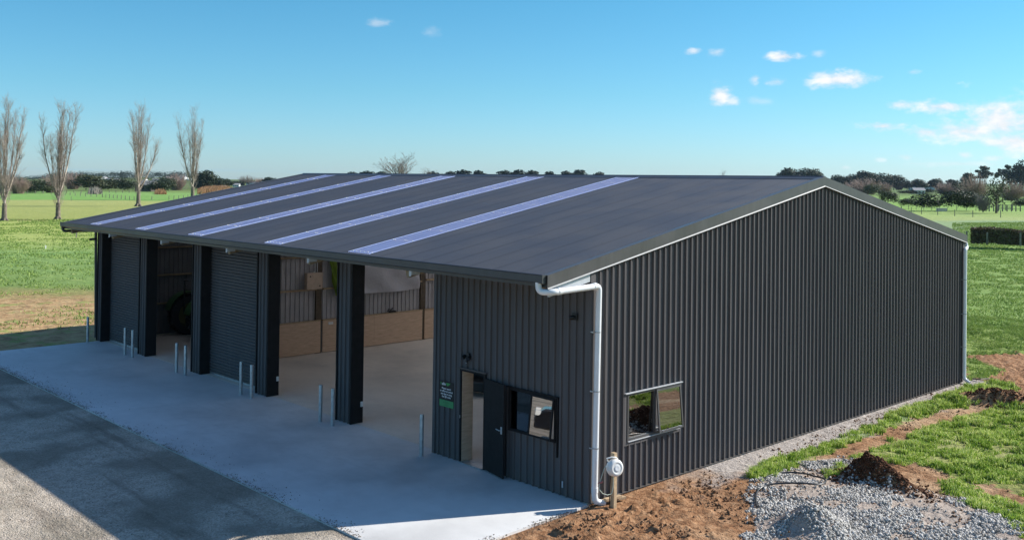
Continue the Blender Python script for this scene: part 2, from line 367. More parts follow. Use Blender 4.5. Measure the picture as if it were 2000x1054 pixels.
def leaf_mat(name, stops, trans=.25, scale=.9):
    m, nt, b = newmat(name); g = nt.nodes.new('ShaderNodeNewGeometry'); p = g.outputs['Position']
    n = mth(nt, 'ADD', mth(nt, 'MULTIPLY', nz(nt, scale, 3, .6, p), .6), mth(nt, 'MULTIPLY', g.outputs['Random Per Island'], .4))
    c = ramp(nt, n, stops); nt.links.new(c, b.inputs['Base Color']); b.inputs['Roughness'].default_value = .6; b.inputs['Specular IOR Level'].default_value = .25
    t = nt.nodes.new('ShaderNodeBsdfTranslucent'); nt.links.new(c, t.inputs[0]); ms = nt.nodes.new('ShaderNodeMixShader'); ms.inputs[0].default_value = trans
    o = nt.nodes['Material Output']; nt.links.new(b.outputs[0], ms.inputs[1]); nt.links.new(t.outputs[0], ms.inputs[2]); nt.links.new(ms.outputs[0], o.inputs[0]); return m
M_GRASS = leaf_mat('grass_blades', [(.25, (.05, .12, .010)), (.40, (.20, .34, .035)), (.54, (.42, .54, .09)), (.70, (.78, .80, .34))], .3, 1.1)
M_GRASSF = leaf_mat('pasture_tufts', [(.2, (.06, .12, .02)), (.42, (.17, .27, .05)), (.6, (.30, .40, .09)), (.8, (.52, .56, .22))], .25, .5)
M_LEAF = leaf_mat('dark_foliage', [(.25, (.010, .020, .008)), (.5, (.022, .038, .014)), (.75, (.045, .062, .024))], .1, .15)
M_LEAFB = leaf_mat('olive_foliage', [(.25, (.022, .034, .012)), (.5, (.05, .064, .026)), (.75, (.11, .11, .05))], .15, .2)
M_LEAFP = leaf_mat('distant_pine', [(.25, (.010, .022, .013)), (.75, (.03, .048, .026))], .1, .1)
M_TWIGP = leaf_mat('pinkish_twigs', [(.25, (.20, .135, .11)), (.5, (.32, .225, .185)), (.75, (.42, .31, .26))], 0, .3)
M_TWIGG = leaf_mat('grey_twigs', [(.25, (.15, .125, .10)), (.5, (.23, .195, .165)), (.75, (.32, .28, .24))], 0, .3)
M_BARK = simple('bark', (.17, .135, .105), .9, 0, .45, 3, .5, 20)
M_POSTW = simple('weathered_post', (.20, .175, .145), .9, 0, .3, 5)
M_REED = leaf_mat('orange_reeds', [(.2, (.25, .12, .05)), (.5, (.36, .19, .09)), (.8, (.42, .27, .13))], .2, .3)
M_STONE = leaf_mat('crushed_stone', [(.2, (.17, .155, .135)), (.45, (.37, .35, .315)), (.7, (.58, .55, .51))], 0, 4)
M_STONET = M_STONE
M_SOILD = simple('turned_soil', (.085, .038, .020), .95, 0, .55, 7, .9, 18, .15)
# skylight sheets
def skylight_mat():
    m, nt, b = newmat('translucent_sheet'); b.inputs['Base Color'].default_value = (.34, .46, .92, 1); b.inputs['Roughness'].default_value = .32; b.inputs['Specular IOR Level'].default_value = .6
    t = nt.nodes.new('ShaderNodeBsdfTranslucent'); t.inputs[0].default_value = (.92, .92, .93, 1); ms = nt.nodes.new('ShaderNodeMixShader'); ms.inputs[0].default_value = .70
    o = nt.nodes['Material Output']; nt.links.new(b.outputs[0], ms.inputs[1]); nt.links.new(t.outputs[0], ms.inputs[2]); nt.links.new(ms.outputs[0], o.inputs[0]); return m
M_SKYL = skylight_mat(); M_LAP = simple('lapped_sheet', (.33, .39, .60), .4, 0, .15)
def glass_mat(k=.35):
    m, nt, b = newmat('window_glass'); nt.nodes.remove(b)
    t = nt.nodes.new('ShaderNodeBsdfTransparent'); t.inputs[0].default_value = (.75, .8, .78, 1); g = nt.nodes.new('ShaderNodeBsdfGlossy'); g.inputs['Roughness'].default_value = .01
    ms = nt.nodes.new('ShaderNodeMixShader'); fr = nt.nodes.new('ShaderNodeFresnel'); fr.inputs[0].default_value = 1.9
    nt.links.new(mth(nt, 'MAXIMUM', mth(nt, 'MULTIPLY', fr.outputs[0], 2.2), k, True), ms.inputs[0])
    o = nt.nodes['Material Output']; nt.links.new(t.outputs[0], ms.inputs[1]); nt.links.new(g.outputs[0], ms.inputs[2]); nt.links.new(ms.outputs[0], o.inputs[0]); return m
M_GLASS = glass_mat(.42); M_GLASSC = glass_mat(.08)
def cloth_mat(name, col, tr):
    m, nt, b = newmat(name); b.inputs['Base Color'].default_value = (*col, 1); b.inputs['Roughness'].default_value = .8
    t = nt.nodes.new('ShaderNodeBsdfTranslucent'); t.inputs[0].default_value = (*col, 1); ms = nt.nodes.new('ShaderNodeMixShader'); ms.inputs[0].default_value = tr
    o = nt.nodes['Material Output']; nt.links.new(b.outputs[0], ms.inputs[1]); nt.links.new(t.outputs[0], ms.inputs[2]); nt.links.new(ms.outputs[0], o.inputs[0])
    p = pos(nt); bump(nt, b, nz(nt, 2.5, 3, .6, p), .6, .08); return m

# ================================================================== SHED
L, W = 24.886, 18.17
OV, HE, YR, HR = 1.2486, 4.50, 9.0345, 6.46
SL = (HR - HE) / (YR + OV)
XL, XR = -24.92, 0.06
def rz(y): return HE + SL * (y + OV) if y <= YR else HR - SL * (y - YR)
shed = empty('shed', (-L / 2, W / 2, 0), 0, 'large dark metal farm shed with gable roof, pale skylight strips and open bays', 'shed')
# floor slab
part('floor_slab', MB().box(-L, -.01, .17, W - .02, -.2, .006), M_SLAB, shed)
# trapezoid profile: (along, out) points over one 190 mm pitch
PIT = .19
PROF = [(.0, .0), (.024, .0), (.030, .003), (.040, .003), (.046, .0), (.122, .0), (.128, .042), (.158, .042), (.168, .0)]
def prof_pts(a0, a1, k=1.0):
    pts = []; n = int((a1 - a0) / PIT) + 1
    for i in range(n):
        for (t, o) in PROF:
            a = a0 + i * PIT + t
            if a <= a1: pts.append((a, o * k))
    pts.append((a1, 0.0)); return pts
def clad(mb, a0, a1, zb, ztf, mk, hole=None, k=1.0):
    pts = prof_pts(a0, a1, k); 
    if hole:
        ex = []
        for h in (hole[0], hole[1]):
            for (p, q) in zip(pts, pts[1:]):
                if p[0] < h < q[0]: ex.append((h, p[1] + (q[1] - p[1]) * (h - p[0]) / (q[0] - p[0])))
        pts = sorted(pts + ex)
    for (a, o), (b, q) in zip(pts, pts[1:]):
        if b - a < 1e-5: continue
        segs = [(zb, None)]
        mid = (a + b) / 2
        if hole and hole[0] < mid < hole[1]: segs = ([(zb, hole[2])] if hole[2] > zb + .01 else []) + [(hole[3], None)]
        for (s0, s1) in segs:
            za = ztf(a) if s1 is None else s1; zc = ztf(b) if s1 is None else s1
            mb.add([mk(a, o, s0), mk(b, q, s0), mk(b, q, zc), mk(a, o, za)], [(0, 1, 2, 3)])
    return mb
SHW = PIT * 4
# near gable: one object per sheet
n = int(math.ceil((W - .06) / SHW)); gy0 = .10
GW = (1.13, 2.87, 1.05, 1.97)
for i in range(n):
    a0 = gy0 + i * SHW; a1 = min(a0 + SHW, W - .04)
    if a1 - a0 < .05: continue
    hole = GW if (a1 > GW[0] and a0 < GW[1]) else None
    part('cladding_sheet', clad(MB(), a0, a1, .03, lambda y: rz(y) - .10, lambda a, o, z: (.004 + o, a, z), hole), M_WALL, shed)
# screws on the gable
sm = MB()
for zz in (.35, 1.55, 2.75, 3.85, 4.9, 5.8):
    for i in range(int((W - .2) / PIT)):
        y = gy0 + i * PIT + .144
        if zz < rz(y) - .3 and not (GW[0] - .05 < y < GW[1] + .05 and GW[2] - .1 < zz < GW[3] + .1):
            sm.lathe((.033, y, zz), (1, 0, 0), [(0, .011), (.007, .010), (.010, .0)], 6)
o = part('cladding_screws', sm, M_GALV, shed); o['kind'] = 'stuff'
# bottom flashing lip and footing along the gable
part('base_flashing', MB().prism([(-.002, .02, .022), (.048, .02, .010), (.051, .02, .014), (-.002, .02, .028)], (0, W - .03, 0)), M_TRIM, shed)
part('footing', MB().box(-.12, .0, .0, W, -.3, .028), M_SLAB, shed)
# corner flashings
part('corner_flashing', MB().box(-.09, .036, -.034, .10, .02, 4.62), M_WALL, shed, bevel=.004)
part('corner_flashing', MB().box(-.05, .037, W - .06, W + .04, .02, rz(W) - .1), M_WALL, shed)
# front office wall
FDOOR = (-3.76, -2.98, 0.0, 2.03); FWIN = (-2.19, -.86, 1.04, 1.90)
def front_hole(a0, a1):
    for h in (FDOOR, FWIN):
        if a1 > h[0] and a0 < h[1]: return h
    return None
a = -4.68; 
while a < -.10:
    a1 = min(a + SHW, -.09)
    mb = MB()
    # sheets between door and window both clip: split at -2.6
    cuts = [a, a1] if not (a < -2.6 < a1) else [a, -2.6, a1]
    for c0, c1 in zip(cuts, cuts[1:]):
        clad(mb, c0, c1, .01, lambda x: 4.62, lambda t, o, z: (t, -.004 - o, z), front_hole(c0, c1))
    part('cladding_sheet', mb, M_FRONT, shed); a = a1
part('end_flashing', MB().box(-4.75, -4.66, -.036, .22, .008, 4.62), M_FRONT, shed)
part('wall_lining', MB().box(-4.66, -3.80, .14, .15, .01, 4.5).box(-2.94, -2.23, .14, .15, .01, 4.5).box(-3.8, -2.94, .14, .15, 2.07, 4.5).box(-2.23, -.82, .14, .15, 1.95, 4.5).box(-2.23, -.82, .14, .15, .01, .99).box(-.82, -.1, .14, .15, .01, 4.5), M_PLY, shed)
# header over the bays
hb = MB(); clad(hb, -L + .02, -4.75, 4.10, lambda x: 4.60, lambda t, o, z: (t, .02 - o * .6, z)); part('bay_header', hb, M_FRONT, shed)
part('header_beam', MB().box(-L + .05, -4.76, .06, .30, 4.18, 4.55), M_BLACKTRIM_SHADE, shed)
# posts between the bays
POSTS = [(-8.76, -8.06), (-12.90, -12.22), (-17.02, -16.37), (-21.12, -20.46)]
for (x0, x1) in POSTS + [(-24.93, -24.46)]:
    mb = MB(); clad(mb, x0 + .05, x1 - .05, .012, lambda x: 4.10, lambda t, o, z: (t, .040 - o, z)); 
    p_ = part('clad_post', mb, M_FRONT, shed)
    part('post_return', MB().box(x0, x0 + .05, .0, .385, .008, 4.14).box(x1 - .05, x1, .0, .385, .008, 4.14).box(x0 + .05, x1 - .05, .365, .385, .008, 4.14), M_BLACKTRIM_SHADE, p_)  # sides share the wall paint; black puts their shade into the colour
# roller doors
for (x0, x1) in ((-24.46, -21.12), (-16.37, -12.90)):
    mb = MB(); z = .03; pts = []
    while z < 4.2:
        pts += [(z, .0), (z + .030, .0), (z + .042, .046), (z + .066, .046)]; z += .094
    for (za, oa), (zb, ob) in zip(pts, pts[1:]):
        mb.add([(x0 + .01, .37 - oa, za), (x1 - .01, .37 - oa, za), (x1 - .01, .37 - ob, zb), (x0 + .01, .37 - ob, zb)], [(0, 1, 2, 3)])
    d_ = part('roller_door', mb, M_FRONT, shed)
    part('bottom_rail', MB().box(x0 + .01, x1 - .01, .345, .385, .008, .07), M_GALV, d_)
    part('door_guide', MB().box(x1 - .07, x1 - .001, .30, .344, .008, 4.1), M_TRIM, d_)
# left wall, back wall
lw = MB(); clad(lw, .05, W - .05, .02, lambda y: rz(y) - .06, lambda a, o, z: (-L + .02 + o * .8, a, z)); part('left_wall', lw, simple('shaded_inner_cladding', (.13, .125, .125), .6, 0, .15, 2), shed)  # inner cladding colour darkened to paint the bay's shade into this wall
lw = MB(); clad(lw, .02, W, .0, lambda y: rz(y) - .05, lambda a, o, z: (-L - .004 - o, a, z)); part('left_wall_outside', lw, M_WALL, shed)
bw = MB(); clad(bw, -L, -.02, .02, lambda y: rz(W) - .05, lambda a, o, z: (a, W - .04 - o * .8, z)); part('back_wall', bw, M_INNER, shed)
bw = MB(); clad(bw, -L, .03, .02, lambda y: rz(W) - .05, lambda a, o, z: (a, W + .004 + o, z)); part('back_wall_outside', bw, M_WALL, shed)
lw = MB(); clad(lw, .12, W - .12, .02, lambda y: rz(y) - .12, lambda a, o, z: (-.04, a, z), (GW[0] + .03, GW[1] - .03, GW[2], GW[3] + .02), k=0); part('gable_lining', lw, M_INNER, shed)
# partition between the tractor bay and the open bays, cladding + kickboards + girts
PX = -17.25
pw = MB(); clad(pw, .5, W - .1, .02, lambda y: rz(y) - .25, lambda a, o, z: (PX - .12 + o, a, z), k=.9); part('partition_cladding', pw, M_INNER, shed)
for (y0, y1) in ((.55, 2.62), (2.63, 5.06), (5.15, 7.44), (7.445, 9.75), (9.87, 12.3), (12.31, 14.9)):
    part('kickboard', MB().box(PX - .03, PX, y0, y1, .03, 1.16), M_PLY, shed)
    part('board_cap', MB().box(PX - .09, PX + .02, y0, y1, 1.162, 1.20), M_WOOD, shed)
part('girt', MB().box(PX - .09, PX + .02, .5, 4.86, 2.27, 2.33), M_WOOD, shed)
part('girt', MB().box(PX - .09, PX + .02, 5.16, 9.7, 2.27, 2.33), M_WOOD, shed)
part('girt', MB().box(PX - .09, PX + .02, 9.93, 15, 2.31, 2.37), M_WOOD, shed)
part('girt', MB().box(PX - .09, PX + .02, .5, 4.86, 3.44, 3.50), M_TIMD, shed)
part('girt', MB().box(PX - .09, PX + .02, 5.16, 15, 3.44, 3.50), M_TIMD, shed)
for y in (.45, 5.01, 9.82, 14.95):
    part('inner_post', MB().box(PX - .20, PX - .032, y - .14, y + .10, .008, rz(y) - .3), M_TIMDD, shed)
# left wall girts in the tractor bay
for z in (1.2, 2.32, 3.42):
    part('girt', MB().box(-L + .05, -L + .15, .1, W - .2, z, z + .06), M_TIMD, shed)
# rafters and purlins
for x in (-.25, -4.4, -8.41, -12.56, -16.9, -20.8, -24.6):
    mb = MB()
    for (ya, yb) in ((-1.1, YR), (YR, W)):
        mb.bar((x, ya, rz(ya) - .27), (x, yb, rz(yb) - .27), .1, .3)
    part('rafter', mb, M_TIMD, shed)
for y in list(np.arange(-.9, YR - .2, 1.1)) + list(np.arange(YR + .3, W, 1.1)):
    part('purlin', MB().bar((-L, y, rz(y) - .075), (-.05, y, rz(y) - .075), .05, .075), M_TIMD, shed)
# corrugated roof: 76 mm pitch
def corr(x0, x1, ya, yb, lift=0.0, n=8, amp=.0085, pit=.0762):
    ph = np.arange(int(round((x1 - x0) / (pit / n))) + 1) * (pit / n) + x0
    zz = np.cos(2 * np.pi * (ph - XL) / pit) * amp + lift
    V = np.concatenate([np.stack([ph, np.full_like(ph, y), zz + rz(y)], 1) for y in (ya, yb)]); N = len(ph)
    i = np.arange(N - 1); Fa = np.stack([i, i + 1, i + 1 + N, i + N], 1); return V, Fa
SKY = [(-22.42, .80), (-18.55, .80), (-14.70, .82), (-10.20, .86), (-6.25, .90)]
def root_local(V): return V - np.array(shed.location)
edges = [XL]; 
for (c, w) in SKY: edges += [c - w / 2 + .04, c + w / 2 - .04]
edges.append(XR - .03)
for k in range(0, len(edges), 2):
    V, Fa = corr(edges[k], edges[k + 1], -OV - .02, YR - .02); obj('roof_sheet', mesh_np('roof_sheet', root_local(V), Fa, M_ROOF, True), shed)
redge = [XL]
for (c, w) in sorted(SKY[2:] + [(-12.45, 1.7), (-8.2, 1.7), (-4.3, 1.6), (-16.6, 1.5), (-2.3, 1.3)]): redge += [c - w / 2 + .04, c + w / 2 - .04]
redge.append(XR - .03)
for k in range(0, len(redge), 2):
    V, Fa = corr(redge[k], redge[k + 1], YR + .02, W + .15); obj('roof_sheet', mesh_np('roof_sheet', root_local(V), Fa, M_ROOF, True), shed)
for (c, w) in SKY[2:] + [(-12.45, 1.7), (-8.2, 1.7), (-4.3, 1.6), (-16.6, 1.5), (-2.3, 1.3)]:  # unseen rear skylights, added and widened to brighten the interior
    V, Fa = corr(c - w / 2, c + w / 2, YR + .10, W - .1, .007); obj('skylight_strip', mesh_np('skylight_strip', root_local(V), Fa, M_SKYL, True), shed)
scr = []
for (c, w) in SKY:
    V, Fa = corr(c - w / 2, c + w / 2, -OV + .16, YR - .03, .007); s_ = obj('skylight_strip', mesh_np('skylight_strip', root_local(V), Fa, M_SKYL, True), shed)
    V, Fa = corr(c - w / 2 + .04, c + w / 2 - .04, -OV - .02, -OV + .155); obj('roof_sheet', mesh_np('roof_sheet', root_local(V), Fa, M_ROOF, True), shed)
    for xe in (c - w / 2, c + w / 2 - .075):
        V, Fa = corr(xe, xe + .075, -OV + .16, YR - .03, .011); obj('lap_edge', mesh_np('lap_edge', root_local(V), Fa, M_LAP, True), s_)
    mb = MB()
    for y in [-1.0] + list(np.arange(-.9 + 1.1, YR - .2, 1.1)):
        for t in ([-.34, -.2, -.06, .08, .22, .34] if y < -.5 else [-.36, -.29, .08, .15, .37]):
            x = XL + round((c + t * w / .8 - XL) / .0762) * .0762
            mb.lathe((x, y, rz(y) + .016), (0, -SL, 1), [(0, .017), (.008, .014), (.014, .006), (.015, 0)], 6)
    o = part('skylight_screws', mb, M_WHT, s_); o['kind'] = 'stuff'
mb = MB()
for y in [-1.0] + list(np.arange(.2, YR - .2, 1.1)):
    x = XL + .3
    while x < XR - .2:
        if not any(abs(x - c) < w / 2 + .03 for c, w in SKY): mb.lathe((x, y, rz(y) + .0085), (0, -SL, 1), [(0, .009), (.006, .007), (.007, 0)], 5)
        x += .0762 * 3
o = part('roof_screws', mb, M_ROOF, shed); o['kind'] = 'stuff'
# ridge cap
mb = MB()
rc = [(0, YR - .24, rz(YR - .24) + .014), (0, YR - .06, rz(YR - .06) + .028), (0, YR, HR + .05), (0, YR + .06, rz(YR + .06) + .028), (0, YR + .24, rz(YR + .24) + .014), (0, YR + .24, rz(YR + .24) + .010), (0, YR, HR + .03), (0, YR - .24, rz(YR - .24) + .010)]
part('ridge_cap', MB().prism([(XL - .02, p[1], p[2]) for p in rc], (XR - XL + .02, 0, 0)), M_ROOF, shed)
# barge flashings (near gable and far gable)
def barge(x, s, name='barge_flashing'):
    for (ya, yb) in ((-OV - .05, YR), (YR, W + .18)):
        sec = [(-.13 * s, .018), (-.13 * s, .026), (0, .034), (.014 * s, .030), (.014 * s, -.205), (.030 * s, -.222), (.030 * s, -.230), (.004 * s, -.214), (.004 * s, .02)]
        P = [(x + a, ya, rz(ya) + b_) for a, b_ in sec]; Q = [(x + a, yb, rz(yb) + b_) for a, b_ in sec]; n_ = len(sec)
        mb = MB().add(P + Q, [tuple(range(n_)), tuple(range(n_, 2 * n_))[::-1]] + [(i, (i + 1) % n_, (i + 1) % n_ + n_, i + n_) for i in range(n_)])
        b_ = part(name, mb, M_TRIM, shed)
        if s > 0:
            lp = MB()
            P = [(x + a, y_, rz(y_) + c_) for y_ in (ya, yb) for a, c_ in ((.031, -.229), (.031, -.240), (.005, -.222), (.005, -.211))]
            # sunlight on the drip lip, put into the colour of a pale strip
            lp.add([(x + .0155, ya, rz(ya) - .203), (x + .034, ya, rz(ya) - .222), (x + .032, ya, rz(ya) - .227), (x + .0155, yb, rz(yb) - .203), (x + .034, yb, rz(yb) - .222), (x + .032, yb, rz(yb) - .227)], [(0, 1, 4, 3), (1, 2, 5, 4), (0, 3, 5, 2), (0, 2, 1), (3, 4, 5)])
            part('drip_lip', lp, M_LIP, b_)
barge(XR, 1); barge(XL, -1)
# verge trim seen under the barge in front of the wall
part('verge_trim', MB().prism([(-.02, -1.20, rz(-1.2) - .19), (-.02, -.05, rz(-.05) - .19), (-.02, -.05, rz(-.05) - .40), (-.02, -1.20, rz(-1.20) - .40)], (.045, 0, 0)), M_GREYSTEEL, shed)
# gutter
gs = [(-1.27, 4.455), (-1.27, 4.39), (-1.285, 4.365), (-1.37, 4.365), (-1.40, 4.39), (-1.40, 4.515), (-1.415, 4.53), (-1.40, 4.54), (-1.385, 4.53), (-1.385, 4.40), (-1.285, 4.38), (-1.262, 4.455)]
part('gutter', MB().prism([(XL, y, z) for y, z in gs], (XR - .03 - XL, 0, 0)), M_GUT, shed)
part('gutter_stop_end', MB().box(XR - .031, XR - .026, -1.40, -1.26, 4.37, 4.53), M_GUT, shed)
part('fascia', MB().box(XL + .01, XR - .04, -1.262, -1.235, 4.29, 4.47), M_GUT, shed)
for x in (-20.7, -16.62, -12.40, -8.22, -4.12):
    part('rafter_end', MB().box(x - .05, x + .05, -1.232, -1.0, 4.20, 4.42).box(x - .035, x + .035, -1.24, -1.232, 4.17, 4.30), M_GREYSTEEL, shed)
gs2 = [(W + .17, 4.60), (W + .17, 4.47), (W + .29, 4.47), (W + .30, 4.61), (W + .285, 4.61), (W + .28, 4.485), (W + .18, 4.485), (W + .18, 4.60)]
part('rear_gutter', MB().prism([(XL, y, z - .02) for y, z in gs2], (XR - .03 - XL, 0, 0)), M_GUT, shed)
# downpipes
def elbow(a, b, c, r, n=6):
    a, b, c = map(Vector, (a, b, c)); p = b + (a - b).normalized() * r; q = b + (c - b).normalized() * r
    return [tuple((1 - t) ** 2 * p + 2 * t * (1 - t) * b + t * t * q) for t in [i / n for i in range(n + 1)]]
def pipe(pts, rad, r=.14):
    path = [pts[0]]
    for i in range(1, len(pts) - 1): path += elbow(pts[i - 1], pts[i], pts[i + 1], r)
    return path + [pts[-1]]
dp = part('downpipe', MB().tube(pipe([(-.13, -1.335, 4.40), (-.12, -1.33, 4.20), (.12, -1.20, 4.21), (.125, .10, 4.245), (.115, .05, .13), (.13, .10, .04), (.20, .26, .02)], .06, .10), .060, 16), M_PVC, shed, smooth=True)
for y in (-1.02, -.02): part('pipe_collar', MB().tube([(.123, y - .05, 4.215 + (y + 1.02) * .03), (.123, y + .03, 4.217 + (y + 1.02) * .03)], .067, 16), M_PVC, dp, smooth=True)
part('pipe_collar', MB().tube([(.1195, .075, .22), (.1195, .075, .34)], .0, 4).tube([(.117, .0525, .24), (.117, .054, .34)], .066, 16), M_PVC, dp, smooth=True)
for z in (3.35, 2.2, 1.1): part('pipe_bracket', MB().tube([(.119, .09 - (4.2 - z) * .011, z - .012), (.119, .09 - (4.2 - z) * .011, z + .012)], .066, 14).box(.02, .10, -.03 + .0, -.012, z - .012, z + .012), M_GALV, dp)
dp = part('downpipe', MB().tube(pipe([(-.0, 18.42, 4.45), (.04, 18.40, 4.30), (.12, 18.06, 4.27), (.12, 18.04, .12), (.30, 18.0, .03)], .06, .09), .056, 14), M_PVC, shed, smooth=True)
for z in (3.3, 2.2, 1.15): part('pipe_bracket', MB().tube([(.12, 18.05, z - .012), (.12, 18.05, z + .012)], .061, 12).box(.03, .12, 17.955, 17.975, z - .012, z + .012), M_GALV, dp)
part('downpipe', MB().tube(pipe([(-24.88, -1.33, 4.36), (-24.88, -1.30, 4.20), (-24.99, -.05, 4.17), (-25.0, .02, .1)], .05, .1), .05, 12), M_GUT, shed, smooth=True)
# door
fx0, fx1, _, fz = FDOOR
df = part('door_frame', MB().box(fx0 - .03, fx0 + .02, -.05, .16, .008, fz + .05).box(fx1 - .02, fx1 + .03, -.05, .16, .008, fz + .05).box(fx0 + .02, fx1 - .02, -.05, .16, fz, fz + .05), M_BLACKTRIM_SHADE, shed)
part('door_head_flashing', MB().box(fx0 - .07, fx1 + .07, -.075, -.035, fz + .052, fz + .085), M_TRIM, df)
part('door_reveal', MB().box(fx0 + .022, fx0 + .034, -.02, .30, .01, fz - .003), M_PLY, df)
part('door_sill', MB().box(fx0 + .02, fx1 - .02, -.10, .15, .008, .03), M_GALV, df)
lf = MB(); hx, hy = fx1 + .025, -.055; ang = R(-13); ca, sa = math.cos(ang), math.sin(ang); LW_ = .80
q = [(hx, hy), (hx + ca * LW_, hy + sa * LW_), (hx + ca * LW_ - sa * .04, hy + sa * LW_ + ca * .04), (hx - sa * .04, hy + ca * .04)]
lf.prism([(x, y, .03) for x, y in q], (0, 0, 1.96))
leaf = part('door', lf, M_BLACKTRIM_SHADE, shed, bevel=.003)
bx, by = hx + ca * (LW_ - .07), hy + sa * (LW_ - .07)
part('door_handle', MB().tube([(bx, by, 1.03), (bx + sa * .06, by - ca * .06, 1.03), (bx + sa * .06 - ca * .13, by - ca * .06 - sa * .13, 1.035)], .011, 8).box(bx - .025, bx + .025, by - .012, by + .003, .95, 1.10), M_GALV, leaf)
part('door_latch', MB().box(fx0 - .01, fx0 + .0, -.058, -.05, .98, 1.05), M_GALV, df)
# windows
def window_front():
    x0, x1, z0, z1 = FWIN; xm = -1.52
    f = part('window', MB().box(x0 - .02, x0 + .03, -.06, .0, z0 - .02, z1 + .02).box(x1 - .03, x1 + .02, -.06, .0, z0 - .02, z1 + .02).box(x0 + .03, x1 - .03, -.06, .0, z1 - .03, z1 + .02).box(x0 + .03, x1 - .03, -.06, .0, z0 - .02, z0 + .03).box(xm - .025, xm + .025, -.055, .06, z0 + .03, z1 - .03), M_BLACKTRIM_SHADE, shed)
    part('window_flashing', MB().box(x0 - .08, x1 + .10, -.075, -.035, z1 + .022, z1 + .05).box(x1 + .04, x1 + .075, -.06, -.03, z0 - .30, z1 + .02), M_BLACKTRIM_SHADE, f)
    part('window_reveal', MB().box(x0 + .012, x0 + .028, .001, .30, z0 + .01, z1 - .01), simple('ply_reveal_brightened', (.78, .70, .55), .6, var=.04), f)  # plywood reveal, colour lightened to make up for missing light
    part('pane', MB().box(x0 + .03, xm - .025, -.03, -.024, z0 + .03, z1 - .03), M_GLASSC, f)
    t = R(6.8); H = z1 - z0 - .03; c, s = math.cos(t), math.sin(t)
    def tp(x, d, off=0): return (x, -.064 - s * d - off * c, z1 - .01 - c * d + off * s * -1)
    sash = MB()
    def fr(xa, xb, da, db):
        P = [tp(xa, da), tp(xb, da), tp(xb, db), tp(xa, db)]; sash.prism(P, (0, -.03 * c, .03 * s))
    fr(xm + .005, xm + .04, 0, H); fr(x1 - .04, x1 - .005, 0, H); fr(xm + .04, x1 - .04, 0, .035); fr(xm + .04, x1 - .04, H - .035, H)
    sh = part('opening_sash', sash, M_BLACKTRIM_SHADE, f)
    P = [tp(xm + .04, .035), tp(x1 - .04, .035), tp(x1 - .04, H - .035), tp(xm + .04, H - .035)]
    part('pane', MB().prism([(a_[0], a_[1] - .012, a_[2]) for a_ in P], (0, -.005 * c, .005 * s)), M_GLASS, f)
    part('window_stay', MB().tube([(x1 - .06, -.05, z0 + .04), (x1 - .05, -.17, z0 + .05)], .006, 6), M_BLK, f)
window_front()
def window_gable():
    y0, y1, z0, z1 = GW; ym = 2.02; MF = M_TRIM
    f = part('window', MB().box(-.10, .055, y0 - .02, y0 + .03, z0 - .02, z1 + .02).box(-.10, .055, y1 - .03, y1 + .02, z0 - .02, z1 + .02).box(-.10, .055, y0 + .03, y1 - .03, z1 - .03, z1 + .02).box(-.10, .055, y0 + .03, y1 - .03, z0 - .02, z0 + .03).box(-.06, .052, ym - .025, ym + .025, z0 + .03, z1 - .03), MF, shed)
    part('window_flashing', MB().box(.03, .085, y0 - .10, y1 + .08, z1 + .022, z1 + .038), M_GREYSTEEL, f)
    part('window_surround', MB().box(.031, .042, y0 - .10, y0 - .022, z0 - .11, z1 + .02).box(.031, .042, y1 + .022, y1 + .06, z0 - .11, z1 + .02).box(.031, .042, y0 - .022, y1 + .022, z0 - .11, z0 - .022), M_WALL, f)
    part('window_sill', MB().box(.042, .075, y0 + .0, y1 - .0, z0 - .035, z0 - .021), M_GREYSTEEL, f)
    part('window_reveal', MB().box(-.30, -.101, y1 - .05, y1 - .035, z0 + .03, z1 - .03).box(-.30, -.101, y0 + .03, y1 - .05, z0 + .005, z0 + .02), M_WHT, f)
    part('pane', MB().box(.014, .020, y0 + .03, ym - .025, z0 + .03, z1 - .03), M_GLASS, f)
    t = R(5.5); H = z1 - z0 - .02; c, s = math.cos(t), math.sin(t)
    def tp(y, d): return (.060 + s * d, y, z1 - .01 - c * d)
    sash = MB()
    def fr(ya, yb, da, db): sash.prism([tp(ya, da), tp(yb, da), tp(yb, db), tp(ya, db)], (.03 * c, 0, .03 * s))
    fr(ym + .005, ym + .045, 0, H); fr(y1 - .045, y1 - .005, 0, H); fr(ym + .045, y1 - .045, 0, .04); fr(ym + .045, y1 - .045, H - .045, H)
    part('opening_sash', sash, MF, f)
    P = [tp(ym + .045, .04), tp(y1 - .045, .04), tp(y1 - .045, H - .045), tp(ym + .045, H - .045)]
    part('pane', MB().prism([(a_[0] + .012, a_[1], a_[2]) for a_ in P], (.005 * c, 0, .005 * s)), M_GLASS, f)
    part('window_stay', MB().tube([(.05, ym + .08, z0 + .05), (.2, ym + .12, z0 + .06)], .007, 6).tube([(.05, y1 - .3, z0 + .05), (.2, y1 - .1, z0 + .06)], .007, 6), M_GREYSTEEL, f)
window_gable()
part('wall_vent', MB().box(-.67, -.635, -.045, -.03, .17, .30), M_GREYSTEEL, shed, bevel=.004)
# office cell walls (plywood lined) behind door and window
part('socket_box', MB().box(-12.215, -12.19, .30, .37, .42, .55), M_WHT, shed)
part('socket_box', MB().box(-8.055, -8.03, .30, .37, .42, .55), M_WHT, shed)

